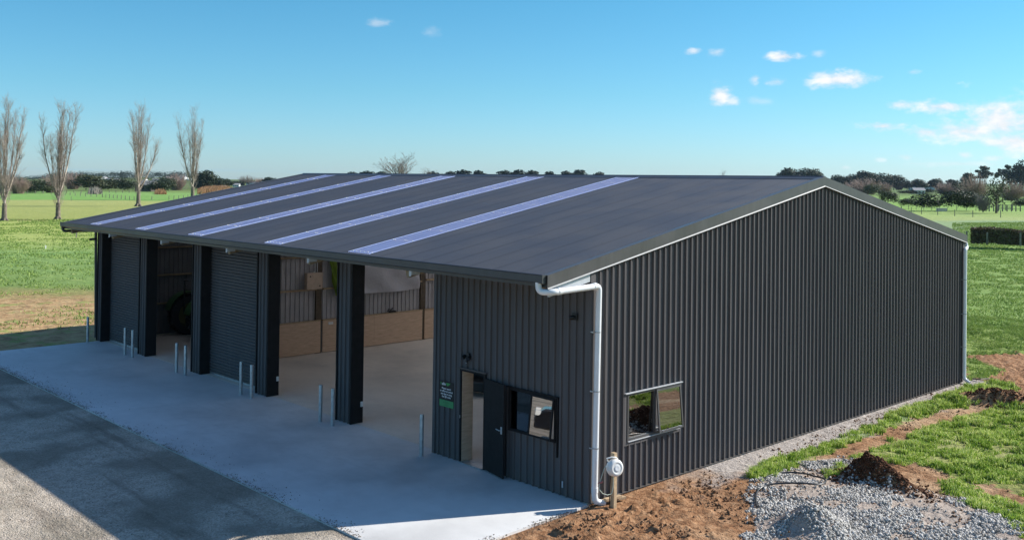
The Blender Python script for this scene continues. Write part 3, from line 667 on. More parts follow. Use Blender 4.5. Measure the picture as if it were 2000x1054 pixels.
# ================================================================== SETTING: ground
def plane_obj(name, me, kind='structure'):
    o = obj(name, me); o['kind'] = kind; return o
apr = part('concrete_apron', MB().prism([(-24.75, -4.41, -.15), (.13, -4.41, -.15), (.13, -2.7, -.15), (.02, -.02, -.15), (-24.75, -.02, -.15)], (0, 0, .15)).box(-24.75, -.1, -.018, .16, -.15, .0), M_APRON)
apr['kind'] = 'structure'
gs_ = part('gravel_yard', MB().add([(-60, -4.40, -.035), (8, -4.40, -.035), (8, -60, -.035), (-60, -60, -.035)], [(0, 1, 2, 3)]), M_GRAVEL); gs_['kind'] = 'structure'

# value noise in numpy
class VN:
    def __init__(s, seed): s.g = np.random.default_rng(seed).random((256, 256))
    def __call__(s, x, y):
        xi = np.floor(x).astype(int); yi = np.floor(y).astype(int); fx = x - xi; fy = y - yi; fx = fx * fx * (3 - 2 * fx); fy = fy * fy * (3 - 2 * fy)
        g = s.g; a = g[xi & 255, yi & 255]; b = g[(xi + 1) & 255, yi & 255]; c = g[xi & 255, (yi + 1) & 255]; d = g[(xi + 1) & 255, (yi + 1) & 255]
        return (a * (1 - fx) + b * fx) * (1 - fy) + (c * (1 - fx) + d * fx) * fy
vn = VN(3)
def fbm(x, y, f, o=4, g=.5):
    s = 0; a = 1; t = 0
    for i in range(o): s = s + a * vn(x * f + 17.3 * i, y * f + 9.1 * i); t += a; a *= g; f *= 2.03
    return s / t
def inpoly(x, y, poly):
    ins = np.zeros(np.shape(x), bool); n = len(poly)
    for i in range(n):
        x1, y1 = poly[i]; x2, y2 = poly[(i + 1) % n]
        c = ((y1 > y) != (y2 > y)) & (x < (x2 - x1) * (y - y1) / (y2 - y1 + 1e-12) + x1); ins ^= c
    return ins
def P2(pts): return [tuple(gp(a, b)[:2]) for a, b in pts]
G1 = P2([(1462, 934), (1500, 900), (1600, 868), (1700, 828), (1800, 788), (1885, 757), (1955, 745), (1985, 762), (1960, 785), (1850, 798), (1780, 818), (1740, 834), (1680, 859), (1600, 890), (1520, 930), (1480, 940)])
G2 = P2([(1655, 900), (1700, 877), (1760, 853), (1830, 828), (1900, 810), (2000, 782), (2500, 760), (2500, 1000), (2060, 990), (2000, 968), (1940, 945), (1890, 938), (1850, 918), (1790, 907), (1735, 905), (1690, 892)])
G3 = P2([(1832, 938), (1870, 930), (1930, 958), (2000, 990), (2150, 1040), (2150, 1110), (2000, 1054), (1965, 1015), (1900, 985), (1850, 968)])
G4 = P2([(1605, 925), (1640, 905), (1655, 915), (1650, 930), (1620, 935)])
G5 = P2([(1885, 740), (1885, 712), (1925, 708), (1960, 722), (1930, 738)])
GRV = P2([(1476, 962), (1500, 925), (1560, 900), (1640, 893), (1672, 902), (1660, 925), (1720, 952), (1795, 955), (1870, 968), (1930, 988), (1985, 1030), (1995, 1060), (1960, 1110), (1500, 1130), (1472, 1060), (1478, 1000)])
BARE = P2([(1745, 930), (1800, 958), (1840, 975), (1870, 990), (1900, 1020), (1870, 1035), (1800, 1010), (1740, 1000)])
DIRT2 = P2([(1880, 695), (1950, 690), (2100, 692), (2100, 760), (1990, 752), (1925, 738), (1960, 722), (1925, 706)])
H1 = gp(1700, 940); H1b = gp(1740, 950); H2 = gp(1955, 790); MG = gp(1585, 1035)
def gauss(x, y, cx, cy, sx, sy, a=0):
    c, s = math.cos(a), math.sin(a); u = (x - cx) * c + (y - cy) * s; v = -(x - cx) * s + (y - cy) * c
    return np.exp(-(u / sx) ** 2 - (v / sy) ** 2)
def grassmask(x, y):
    wx = x + (fbm(x, y, 2.5) - .5) * .45 + (fbm(x + 5, y, 11, 2) - .5) * .35; wy = y + (fbm(x + 40, y, 2.5) - .5) * .45 + (fbm(x, y + 5, 11, 2) - .5) * .35
    m = inpoly(wx, wy, G1) | inpoly(wx, wy, G2) | inpoly(wx, wy, G3) | inpoly(wx, wy, G4) | inpoly(wx, wy, G5)
    far = (wy > 18.6 + np.clip((x - 0), 0, 10) * .0) & ~inpoly(wx, wy, DIRT2) & (wy + wx * .35 > 20.2)
    return (m | far) & (gauss(x, y, H2[0], H2[1], 1.5, .55, .5) < .5) & (gauss(x, y, H1[0] - .1, H1[1] + .1, .55, .5) < .45)
def grav_h(x, y):
    return .42 * gauss(x, y, MG[0], MG[1], .55, .5) + .10 * gauss(x, y, *gp(1700, 1010)[:2], 1.2, .8) + .08 * gauss(x, y, *gp(1560, 960)[:2], .9, .6) + .08 * gauss(x, y, *gp(1900, 1010)[:2], 1, .5)
def height(x, y):
    d = np.maximum(np.clip((x - .25) / .5, 0, 1), np.clip((y - 18.6) / .8, 0, 1))
    rough = np.clip(1.6 - .55 * x - .25 * np.maximum(y - .5, 0), .25, 1) 
    rough = np.maximum(rough, np.clip((1.2 - y) * .8, 0, 1)); rough = np.maximum(rough, (y > 18) * .8)
    h = -.02 + d * ((fbm(x, y, .9, 3) - .45) * .12 + (fbm(x, y, 4.0, 5, .68) - .5) * .12 * rough + np.maximum(fbm(x, y, 8.5, 3, .7) - .54, 0) * .42 * rough + (fbm(x, y, 14, 2) - .5) * .05 * rough)
    h = h + grav_h(x, y) * 1.0
    h = h + .36 * gauss(x, y, H1[0] - .12, H1[1] + .12, .52, .44, .3) * (1 + (fbm(x, y, 5, 5, .7) - .5) * .9) + .26 * gauss(x, y, H1b[0], H1b[1], .6, .26, -.2)
    h = h + .42 * gauss(x, y, H2[0], H2[1], 1.3, .45, .5) * (1 + (fbm(x, y, 5, 4, .65) - .5) * .8)
    gm = gauss(x, y, .6, -.9, .5, .9)
    return h + .05 * gm
def near_patch(xs, ys, x0):
    X, Y = np.meshgrid(xs, ys); Z = height(X, Y)
    low = (X < .16) & (Y < .0); Z[low] = np.minimum(Z[low], -.05)
    cl = (X < .08) & (Y < 18.4); Z[cl] = np.minimum(Z[cl], -.02); Z = np.maximum(Z, -.052)
    edge = np.minimum.reduce([X * 0 + 1, (X - x0) / 2 + (1 if x0 > -2 else 0), (16 - X) / 2, (32 - Y) / 3, (Y + 8) / 1]); Z = Z * np.clip(edge, 0, 1) - .055 * (1 - np.clip(edge, 0, 1))
    n0, n1 = X.shape; idx = np.arange(n0 * n1).reshape(n0, n1)
    Fa = np.stack([idx[:-1, :-1], idx[:-1, 1:], idx[1:, 1:], idx[1:, :-1]], -1).reshape(-1, 4)
    me = mesh_np('bare_soil', np.stack([X, Y, Z], -1).reshape(-1, 3), Fa, M_PAST, True)
    g = grassmask(X, Y)
    soil = np.where(g, np.where(Y > 19, .12, .35), 1.0)
    # tan, scraped ground away from the wall; grey grit strip along it
    tanm = np.clip((fbm(X, Y, .7, 3) - .38) * 3.2, 0, 1) * np.clip((X + .2 * Y - .6) / 1.2, 0, 1) * np.clip((Y + .2) / 1.5, 0, 1)
    tanm = tanm * np.clip((17.5 - Y) / 1.5, 0, 1)
    t2 = (inpoly(X, Y, BARE)).astype(float); tanm = np.maximum(tanm, t2 * .9)
    strip = (X > -.5) * np.clip((1.25 + (fbm(X, Y, 1.5) - .5) * .9 - X) / .35, 0, 1) * np.clip((Y + (fbm(X, Y, 2) - .5) * 2.5 - 2.2) / 1.8, 0, 1) * (Y < 19)
    strip = np.maximum(strip, inpoly(X, Y, GRV) * .75)
    dark = np.clip(gauss(X, Y, H1[0], H1[1], .6, .6) + gauss(X, Y, H1b[0], H1b[1], .8, .4) + gauss(X, Y, H2[0], H2[1], 1.2, .6), 0, 1)
    red = inpoly(X, Y, DIRT2) * .35; dark = np.clip(dark, 0, 1); tanm *= (1 - dark); strip *= (1 - dark)
    a = me.color_attributes.new('soil', 'FLOAT_COLOR', 'POINT')
    a.data.foreach_set('color', np.stack([soil, tanm, strip, np.ones_like(soil)], -1).astype(np.float32).ravel())
    return plane_obj('bare_soil', me)
near_patch(np.concatenate([np.arange(-.06, 7.5, .05), np.arange(7.5, 16, .2)]), np.concatenate([np.arange(-8, -4.5, .2), np.arange(-4.5, 14, .05), np.arange(14, 32, .12)]), -.06)
near_patch(np.arange(-10, -.05, .0828), np.concatenate([np.arange(18.36, 32, .12)]), -10)
# big pasture plane out to the horizon (denser near)
us = [-2500, 0, 60, 200, 700, 2500, 13000]; vs_l = [-9000, -2000, -400, VL, VR, 400, 2000, 9000]; V = []
for u_ in us:
    for v_ in vs_l:
        x_ = CAM[0] + F2[0] * u_ + R2[0] * v_; y_ = CAM[1] + F2[1] * u_ + R2[1] * v_; V.append((x_, y_, -.06 + float(gz(x_, y_))))
nv_ = len(vs_l); me = bpy.data.meshes.new('pasture'); fs = [(i * nv_ + j, i * nv_ + j + 1, (i + 1) * nv_ + j + 1, (i + 1) * nv_ + j) for i in range(len(us) - 1) for j in range(nv_ - 1)]
me.from_pydata(V, [], fs); me.update(); me.materials.append(M_PAST); plane_obj('pasture', me)

# ---------------------------------------------------------------- grass blades
def blades(x, y, z, h, w, seg2=True, lean=.5):
    n = len(x); th = rng.random(n) * 2 * np.pi; ld_ = rng.random(n) * 2 * np.pi; lm = (rng.random(n) * lean + .08) * h
    wx = np.cos(th) * w / 2; wy = np.sin(th) * w / 2; dx = np.cos(ld_) * lm; dy = np.sin(ld_) * lm
    B0 = np.stack([x - wx, y - wy, z], 1); B1 = np.stack([x + wx, y + wy, z], 1)
    T = np.stack([x + dx, y + dy, z + h * np.sqrt(np.clip(1 - (lm / h) ** 2, .3, 1))], 1)
    if seg2:
        k = .55; M0 = np.stack([x - wx * .8 + dx * .3, y - wy * .8 + dy * .3, z + h * k], 1); M1 = np.stack([x + wx * .8 + dx * .3, y + wy * .8 + dy * .3, z + h * k], 1)
        V = np.stack([B0, B1, M1, M0, T], 1).reshape(-1, 3); b = np.arange(n)[:, None] * 5
        Fa = np.concatenate([b + np.array([[0, 1, 2]]), b + np.array([[0, 2, 3]]), b + np.array([[3, 2, 4]])], 1).reshape(-1, 3)
    else:
        V = np.stack([B0, B1, T], 1).reshape(-1, 3); b = np.arange(n)[:, None] * 3; Fa = b + np.array([[0, 1, 2]])
    return V, Fa
def scatter_view(n, pxr, pyr):
    """points on the ground, even over the ground area seen within a range of view"""
    px = rng.uniform(*pxr, n); s = rng.uniform((1 / (pyr[1] - 320)) ** 2, (1 / (pyr[0] - 320)) ** 2, n) ** .5; py = 320 + 1 / s
    d = FW[None] + RT[None] * ((px - CX) / F)[:, None] - UP[None] * ((py - CY) / F)[:, None]; t = -CAM[2] / d[:, 2]; P = CAM[None] + d * t[:, None]
    return P[:, 0], P[:, 1]
# near lawn
xs = rng.uniform(.3, 12, 900000); ys = rng.uniform(2, 30, 900000)
dep = (xs - CAM[0]) * FW[0] + (ys - CAM[1]) * FW[1]; lat = (xs - CAM[0]) * RT[0] + (ys - CAM[1]) * RT[1]; px_ = CX + F * lat / dep
k = (px_ < 2120) & grassmask(xs, ys) & (fbm(xs, ys, 3.2, 3) > .30 + .25 * rng.random(len(xs)))
xs, ys = xs[k], ys[k]
hh = (.02 + .30 * np.clip(fbm(xs, ys, 3.4, 3) - .34, 0, 1) + .05 * rng.random(len(xs))) * np.where(inpoly(xs, ys, G1), 1.25, 1.0)
V, Fa = blades(xs, ys, height(xs, ys) - .01, hh, .016 + .008 * rng.random(len(xs)), True, .75)
o = obj('lawn_grass', mesh_np('lawn_grass', V, Fa, M_GRASS)); setlab(o, 'bright green tufted grass growing beside the shed gable and gravel heap', 'grass', kind='stuff')
print('near blades', len(xs))
xs = rng.uniform(-14, .3, 420000); ys = rng.uniform(18.35, 36, 420000)
dep = (xs - CAM[0]) * FW[0] + (ys - CAM[1]) * FW[1]; lat = (xs - CAM[0]) * RT[0] + (ys - CAM[1]) * RT[1]; px_ = CX + F * lat / dep
k = (px_ < 2100) & (px_ > 1850) & grassmask(xs, ys) & (fbm(xs, ys, 2.2, 3) > .34 + .25 * rng.random(len(xs))); xs, ys = xs[k], ys[k]
V, Fa = blades(xs, ys, np.where((ys < 31) & (xs > -9), height(xs, ys) - .01, -.06), .03 + .16 * np.clip(fbm(xs, ys, 2.0, 3) - .35, 0, 1) + .04 * rng.random(len(xs)), .022 + .01 * rng.random(len(xs)), False, .8); print('mid', len(xs))
o = obj('field_grass', mesh_np('field_grass', V, Fa, M_GRASSF)); setlab(o, 'short pasture grass right behind the far corner downpipe of the shed', 'grass', kind='stuff')
# pasture tufts, right field and left field
for (nm, lab, pxr, pyr, n_, cond) in (('field_grass', 'grazed green pasture grass behind the shed on the right', (1860, 2060), (440, 735), 60000, lambda x, y: (y > 19.2)),
        ('field_grass', 'patchy pasture grass beyond the left end of the shed', (-60, 420), (425, 660), 60000, lambda x, y: (x < -26))):
    x, y = scatter_view(n_, pxr, pyr); 
    k = cond(x, y) & (fbm(x, y, .9, 3) > .40) & ~((y < 30) & (x > -6) & ~grassmask(x, y)); 
    if 'left' in lab:
        k &= (fbm(x + 7, y, .25, 3) + .15 * (rng.random(len(x)) - .5) > np.where((x + 24) > -24, .56, .40))
    x, y = x[k], y[k]
    D = np.hypot(x - CAM[0], y - CAM[1]); h = (.05 + .07 * rng.random(len(x))) * (1 + D / 260)
    V, Fa = blades(x, y, -.06 + gz(x, y), h, .03 + D * .0006, False, .9)
    o = obj(nm, mesh_np(nm, V, Fa, M_GRASSF)); setlab(o, lab, 'grass', kind='stuff')

# ---------------------------------------------------------------- stones
ico = bmesh.new(); bmesh.ops.create_icosphere(ico, subdivisions=1, radius=1); IV = np.array([v.co[:] for v in ico.verts]); IF = np.array([[v.index for v in f.verts] for f in ico.faces]); ico.free()
def stones(x, y, z, s):
    n = len(x); A = rng.normal(size=(n, 3, 3)); Q, _ = np.linalg.qr(A); sc_ = np.stack([s * rng.uniform(.7, 1.3, n), s * rng.uniform(.5, 1.0, n), s * rng.uniform(.45, .8, n)], 1)
    V0 = IV[None] * (1 + rng.uniform(-.28, .28, (n, len(IV), 1))) * sc_[:, None, :]
    V = np.einsum('nij,nkj->nki', Q, V0) + np.stack([x, y, z], 1)[:, None, :]
    Fa = (IF[None] + (np.arange(n) * len(IV))[:, None, None]).reshape(-1, 3); return V.reshape(-1, 3), Fa
n_ = 150000; xs = rng.uniform(.8, 9, n_); ys = rng.uniform(-.5, 8, n_)
wx = xs + (fbm(xs, ys, 3) - .5) * 1.0 + rng.normal(0, .10, n_); wy = ys + (fbm(xs + 9, ys, 3) - .5) * 1.0 + rng.normal(0, .10, n_)
dd = (xs - CAM[0]) * FW[0] + (ys - CAM[1]) * FW[1]
k = inpoly(wx, wy, GRV) & (rng.random(n_) < np.clip((fbm(xs, ys, 1.6, 4) - .36) * 6 - 1.6 * inpoly(xs, ys, BARE), .02, 1)) & (gauss(xs, ys, H1[0] - .1, H1[1] + .15, .35, .4) < .45)
xs, ys = xs[k], ys[k]; s = .010 + .030 * rng.random(len(xs)) ** 2.0
V, Fa = stones(xs, ys, height(xs, ys) + s * .45 + grav_h(xs, ys) * .0, s)
o = obj('gravel_heap', mesh_np('gravel_heap', V, Fa, M_STONE)); setlab(o, 'spread heap of grey crushed stone on bare earth beside the shed', 'gravel', kind='stuff'); print('stones', len(xs))
# loose clods and stones over the soil
n_ = 42000; xs = rng.uniform(.15, 8, n_); ys = rng.uniform(-4.4, 22, n_); k = ~grassmask(xs, ys) & (rng.random(n_) < np.clip((fbm(xs, ys, 1.3, 3) - .42) * 4, .05, 1)) & ~((xs < .3) & (ys < 0))
xs, ys = xs[k], ys[k]; s = .008 + .034 * rng.random(len(xs)) ** 4 * np.where((xs < 3) & (ys < 3), 1.3, .8)
V, Fa = stones(xs, ys, height(xs, ys) + s * .3, s); o = obj('soil_clods', mesh_np('soil_clods', V, Fa, simple('clods', (.20, .115, .065), .95, 0, .5, 6, spec=.15))); setlab(o, 'crumbs and clods of brown earth scattered over the bare soil', 'soil clods', kind='stuff')
# clods on the dark heaps
xs = np.concatenate([rng.normal(H1[0] - .05, .33, 1500), rng.normal(H1b[0], .45, 700), rng.normal(H2[0], .8, 1200)]); ys = np.concatenate([rng.normal(H1[1] + .05, .33, 1500), rng.normal(H1b[1], .2, 700), rng.normal(H2[1], .45, 1200)])
s = .015 + .035 * rng.random(len(xs)) ** 2; V, Fa = stones(xs, ys, height(xs, ys) + s * .2, s)
o = obj('earth_heap', mesh_np('earth_heap', V, Fa, M_SOILD)); setlab(o, 'lumpy heaps of dark red brown earth piled on the grass and gravel', 'earth heap', kind='stuff')
# gravel bits on yard
n_ = 26000; x, y = scatter_view(n_, (-40, 760), (700, 1075)); k = (y < -4.5) & (x > -40) & (rng.random(n_) < np.clip((fbm(x, y, .8, 3) - .3) * 3, .1, 1)); x, y = x[k], y[k]; s = .006 + .012 * rng.random(len(x)) ** 2
V, Fa = stones(x, y, -.035 + s * .3, s); o = obj('loose_gravel', mesh_np('loose_gravel', V, Fa, simple('loose_stone', (.33, .29, .24), .9, 0, .4, 5, spec=.2))); setlab(o, 'loose grit and small stones over the gravel yard', 'gravel', kind='stuff')

xs = np.concatenate([rng.uniform(-24.7, .1, 5200), .12 + rng.normal(0, .07, 900)]); ys = np.concatenate([-4.40 + np.abs(rng.normal(0, .13, 5200)) * rng.choice([1, 1, .4, 3], 5200) - .03, rng.uniform(-2.9, 0, 900)])
k = rng.random(len(xs)) < np.clip((fbm(xs, ys, .9, 3) - .38) * 5, .05, 1); xs, ys = xs[k], ys[k]; s = .005 + .012 * rng.random(len(xs)) ** 2
V, Fa = stones(xs, ys, s * .3, s); o = obj('loose_gravel', mesh_np('loose_gravel', V, Fa, simple('edge_grit', (.25, .21, .17), .9, 0, .4, 5, spec=.2))); setlab(o, 'grit spilled along the edge of the concrete apron', 'gravel', kind='stuff')
# ================================================================== THINGS round the shed
# bollards
def bollard(x, y):
    r = empty('bollard', (x, y, 0), 0)
    part('pipe', MB().lathe((x, y, 0), (0, 0, 1), [(0, .048), (.93, .048), (.95, .044), (.958, .0)], 16), M_GALV, r, smooth=True)
    part('base_collar', MB().lathe((x, y, 0), (0, 0, 1), [(0.001, .064), (.006, .064), (.010, .049)], 16), M_GREYSTEEL, r)
    return r
BL = [(-24.69, 'single galvanised steel bollard standing at the far left corner of the concrete'),
      (-21.23, 'left galvanised bollard of the pair before the first clad post from the left'),
      (-20.59, 'right galvanised bollard of the pair before the first clad post from the left'),
      (-17.17, 'left galvanised bollard of the pair between the tractor bay and second roller door'),
      (-16.55, 'right galvanised bollard of the pair between the tractor bay and second roller door'),
      (-12.99, 'left galvanised bollard of the pair at the right edge of the second roller door'),
      (-12.38, 'right galvanised bollard of the pair at the right edge of the second roller door'),
      (-8.83, 'left galvanised bollard of the pair at the post between the two open bays'),
      (-8.27, 'right galvanised bollard against the post between the two open bays'),
      (-4.68, 'single galvanised bollard nearest the office door and black sign')]
b0 = bollard(BL[0][0], -.40)
for i, (x, lab) in enumerate(BL):
    b = b0 if i == 0 else copy_tree(b0)
    b.location = (x, -.40, 0); setlab(b, lab, 'bollard', 'steel bollards along the front of the shed')
# sign
sg = empty('wall_sign', (-4.235, -.05, 1.42), 0, 'black and green visitor sign with white lettering beside the office door', 'sign')
part('panel', MB().box(-4.48, -3.99, -.052, -.046, 1.14, 1.72), simple('sign_black', (.006, .006, .007), .35), sg)
part('green_band', MB().box(-4.479, -3.991, -.055, -.0525, 1.141, 1.29), simple('sign_green', (.05, .26, .09), .4, var=.02), sg)
def text(s, x, z, size, mat, parent, y=-.0555, name='lettering'):
    c = bpy.data.curves.new(name, 'FONT'); c.body = s; c.size = size; c.align_x = 'CENTER'; c.extrude = .0005; c.offset = size * .012
    t = bpy.data.objects.new(name, c); COL.objects.link(t); bpy.context.view_layer.update()
    dg = bpy.context.evaluated_depsgraph_get(); me = bpy.data.meshes.new_from_object(t.evaluated_get(dg)); bpy.data.objects.remove(t)
    me.transform(Matrix.Translation(Vector((x, y, z)) - parent.location) @ Matrix.Rotation(R(90), 4, 'X')); me.materials.clear(); me.materials.append(mat)
    return obj(name, me, parent)
M_SW = simple('sign_white', (.85, .85, .85), .5, var=.01); M_SG = simple('sign_leaf_green', (.04, .30, .07), .5, var=.02)
text('K', -4.425, 1.625, .085, M_SG, sg); text('allin', -4.33, 1.625, .085, M_SW, sg)
part('fern_emblem', MB().prism([(-4.26, -.0555, 1.69), (-4.235, -.0555, 1.64), (-4.21, -.0555, 1.615), (-4.17, -.0555, 1.63), (-4.14, -.0555, 1.645), (-4.10, -.0555, 1.70), (-4.14, -.0555, 1.68), (-4.18, -.0555, 1.69), (-4.22, -.0555, 1.68)], (0, -.001, 0)), M_SG, sg)
for i, s_ in enumerate(('Please report', 'to office on arrival', 'and sign in using', 'the QR code')): text(s_, -4.24, 1.535 - i * .062, .058, M_SW, sg)
mb = MB()
for i, w in enumerate((.10, .22, .09, .16)): mb.box(-4.24 - w / 2, -4.24 + w / 2, -.0562, -.0553, 1.255 - i * .026, 1.262 - i * .026)
part('small_print', mb, simple('sign_print', (.02, .09, .03), .5, var=.01), sg)
# security light
sl = empty('security_light', (-3.53, -.04, 2.36), 0, 'black twin head security light fixed above the office door', 'light')
part('mount', MB().box(-3.57, -3.47, -.07, -.035, 2.34, 2.46), M_BLK, sl)
for dx in (-.10, .08):
    part('lamp_head', MB().lathe((-3.52 + dx, -.10, 2.36), (dx * 2, -1, -.6), [(-.07, .02), (-.05, .04), (.03, .052), (.035, .048), (.03, 0)], 14), M_BLK, sl, smooth=True)
part('sensor', MB().lathe((-3.52, -.08, 2.32), (0, -.4, -1), [(0, .03), (.05, .03), (.07, .015), (.075, 0)], 12), M_BLK, sl, smooth=True)
part('sensor_lens', MB().lathe((-3.52, -.10, 2.25), (0, -1, 0), [(0, .012), (.01, .01), (.012, 0)], 8), M_WHT, sl)
cm = empty('security_camera', (-.38, -.04, 3.62), 0, 'small black dome security camera high on the front wall near the corner', 'camera')
part('mount', MB().box(-.42, -.30, -.065, -.036, 3.54, 3.68), M_BLK, cm)
part('camera_body', MB().lathe((-.38, -.07, 3.60), (-.5, -1, -.35), [(-.02, .03), (0, .045), (.06, .045), (.09, .03), (.1, 0)], 16), M_BLK, cm, smooth=True)
cm = empty('security_camera', (-24.93, -.1, 3.85), 0, 'small black security camera on the left corner post of the shed', 'camera')
part('mount', MB().box(-24.98, -24.90, -.10, -.045, 3.82, 3.90), M_BLK, cm); part('camera_body', MB().tube([(-24.94, -.1, 3.86), (-25.05, -.26, 3.84)], .045, 12), M_BLK, cm, smooth=True)
# timber post with hose reel
tp_ = empty('timber_post', (.42, .26, 0), 0, 'pale square timber post standing in the soil at the near corner of the shed', 'post')
part('post', MB().box(.375, .465, .215, .305, -.3, 1.04), M_WOOD, tp_, bevel=.004)
pc = empty('timber_offcuts', (.2, .3, 0), 0, 'short weathered timber offcut lying against the shed base behind the downpipe', 'timber')
part('offcut', MB().bar((.16, .22, .05), (.30, .75, .05), .09, .045), M_WOOD, pc); part('offcut', MB().bar((.24, .22, .095), (.30, .62, .1), .09, .045), M_WOOD, pc)
hr_ = empty('hose_reel', (.50, .17, .8), 0, 'white retractable garden hose reel hung on the timber post', 'hose reel')
ax = Vector((.93, -.25, .12)).normalized(); cR = Vector((.50, .19, .78))
body = MB().lathe(cR - ax * .085, ax, [(0, .0), (0, .10), (.02, .155), (.04, .165), (.13, .165), (.15, .155), (.17, .13), (.172, .10), (.165, .09), (.172, .05), (.172, 0)], 32)
part('casing', body, M_WHT, hr_, smooth=True)
part('emblem', MB().lathe(cR + ax * .0875, ax, [(0, .055), (.004, .053), (.005, .045), (.003, .0)], 20), M_PVC, hr_)
part('carry_handle', MB().tube([(.40, .10, .90), (.41, .06, .96), (.47, .13, .985), (.50, .22, .97), (.50, .27, .93)], .016, 8), M_WHT, hr_, smooth=True)
part('wall_bracket', MB().box(.39, .47, .19, .24, .66, .93), M_BLK, hr_)
hp = [(.44, .02, .85), (.42, -.03, .78), (.39, -.07, .62), (.36, -.09, .50), (.35, -.08, .38), (.38, -.02, .30), (.42, .08, .26), (.44, .18, .27), (.455, .206, .40), (.46, .20, .62)]
part('hose', MB().tube(hp, .008, 8), simple('grey_hose', (.45, .5, .42), .5), hr_, smooth=True)
part('hose_nozzle', MB().tube([(.37, -.09, .52), (.42, -.06, .545)], .018, 8).tube([(.33, -.10, .50), (.37, -.09, .52)], .012, 8), simple('nozzle_red', (.35, .12, .12), .5), hr_)
part('power_cable', MB().tube([(.40, .20, .65), (.375, .20, .4), (.37, .2, .15), (.36, .22, -.02)], .009, 6), M_BLK, hr_)
# cable stub near the corner
# black poly pipe over the gravel heap
ph = [(1478, 985), (1476, 968), (1482, 955), (1500, 949), (1530, 948), (1570, 949), (1600, 948), (1612, 942), (1608, 935), (1590, 930), (1570, 924), (1540, 921), (1510, 924), (1495, 932)]
pts = []
for i, (a_, b_) in enumerate(ph):
    q = gp(a_, b_, .08); hz_ = float(height(np.array([q[0]]), np.array([q[1]]))[0]); pts.append((q[0], q[1], max(hz_ + .05, .05 + .05 * math.sin(i / 13 * math.pi))))
def smoothp(P, k=5):
    P = [Vector(p) for p in P]; out = []
    for i in range(len(P) - 1):
        p0 = P[max(i - 1, 0)]; p1 = P[i]; p2 = P[i + 1]; p3 = P[min(i + 2, len(P) - 1)]
        for j in range(k):
            t = j / k; out.append(.5 * ((2 * p1) + (p2 - p0) * t + (2 * p0 - 5 * p1 + 4 * p2 - p3) * t * t + (-p0 + 3 * p1 - 3 * p2 + p3) * t ** 3))
    return out + [P[-1]]
o = part('water_pipe', MB().tube(smoothp(pts), .019, 10), simple('black_poly_pipe', (.03, .032, .035), .35), None, smooth=True); setlab(o, 'loop of black plastic water pipe lying on the grey gravel heap', 'pipe')
# wood scraps by the far corner and stick
o = part('stick', MB().tube([(*gp(1900, 741)[:2], .03), (*gp(1915, 744)[:2], .06), (*gp(1932, 741)[:2], .03)], .03, 6), M_BARK, None); setlab(o, 'crooked dark stick lying on the dirt near the far downpipe', 'stick')

# inside things
wb = empty('switchboard', (PX + .1, 4.65, 2.6), 0, 'beige electrical switchboard box on the inner wall with two conduits above', 'switchboard')
part('cabinet', MB().box(PX + .03, PX + .22, 4.33, 4.98, 2.34, 2.92), simple('cream_paint', (.50, .37, .27), .5), wb, bevel=.008)
part('lock', MB().lathe((PX + .22, 4.46, 2.80), (1, 0, 0), [(0, .03), (.008, .028), (.009, 0)], 12), M_BLK, wb); part('lock', MB().lathe((PX + .22, 4.86, 2.45), (1, 0, 0), [(0, .03), (.008, .028), (.009, 0)], 12), M_BLK, wb)
for y in (4.76, 4.84): part('conduit', MB().tube([(PX + .06, y, 2.9), (PX + .06, y, 4.9)], .018, 8), M_GREYSTEEL, wb)
part('switch_knob', MB().box(PX + .06, PX + .12, 4.66, 4.70, 2.921, 2.96), M_WHT, wb)
def cloth(name, poly, mat, label, cat, n=26, amp=.03, seed=1, wv=3):
    (ya, za), (yb, zb), (yc, zc), (yd, zd) = poly     # tl, tr, br, bl in (y,z) on the partition plane
    V = []; 
    for i in range(n + 1):
        for j in range(n + 1):
            u, v = i / n, j / n
            y = (ya * (1 - u) + yb * u) * (1 - v) + (yd * (1 - u) + yc * u) * v; z = (za * (1 - u) + zb * u) * (1 - v) + (zd * (1 - u) + zc * u) * v
            z += .05 * math.sin(u * math.pi) * (-1) * (1 if v < .1 else .6)
            x = PX + .12 + amp * math.sin((u * 2 - v) * wv * 2) * (.3 + v) + amp * .8 * mnoise.noise(Vector((y * 2.5 + seed, z * 1.2, seed)))
            V.append((x, y, z))
    Fa = [(i * (n + 1) + j, i * (n + 1) + j + 1, (i + 1) * (n + 1) + j + 1, (i + 1) * (n + 1) + j) for i in range(n) for j in range(n)]
    o = obj(name, mesh_np(name, V, Fa, mat, True)); m_ = o.modifiers.new('s', 'SOLIDIFY'); m_.thickness = .003; setlab(o, label, cat); return o
cloth('hanging_sheet', ((6.3, 3.45), (9.46, 2.98), (9.50, 2.03), (6.3, 2.03)), cloth_mat('grey_cloth', (.60, .58, .60), .3), 'pale grey sheet with creases hung high on the inner wall of the right open bay', 'sheet', 30, .05, 3)
cloth('hanging_cloth', ((5.28, 3.6), (6.3, 3.6), (6.2, 2.03), (5.56, 2.05)), cloth_mat('green_cloth', (.20, .30, .03), .35), 'green draped cloth hanging beside the switchboard on the inner wall', 'cloth', 24, .06, 8, 6)
o = part('clamp_tool', MB().tube([(PX, 8.05, 1.26), (PX, 8.1, 1.34), (PX, 8.2, 1.30), (PX, 8.3, 1.37)], .025, 7).box(PX - .04, PX + .04, 8.12, 8.42, 1.202, 1.27), M_BLK, None); setlab(o, 'small black tool left on the timber cap above the plywood kickboards', 'tool')
o = part('wall_socket', MB().box(PX, PX + .03, 5.38, 5.58, 1.0, 1.09), M_WHT, None, bevel=.006); setlab(o, 'white socket on the plywood beside the inner timber post', 'socket')
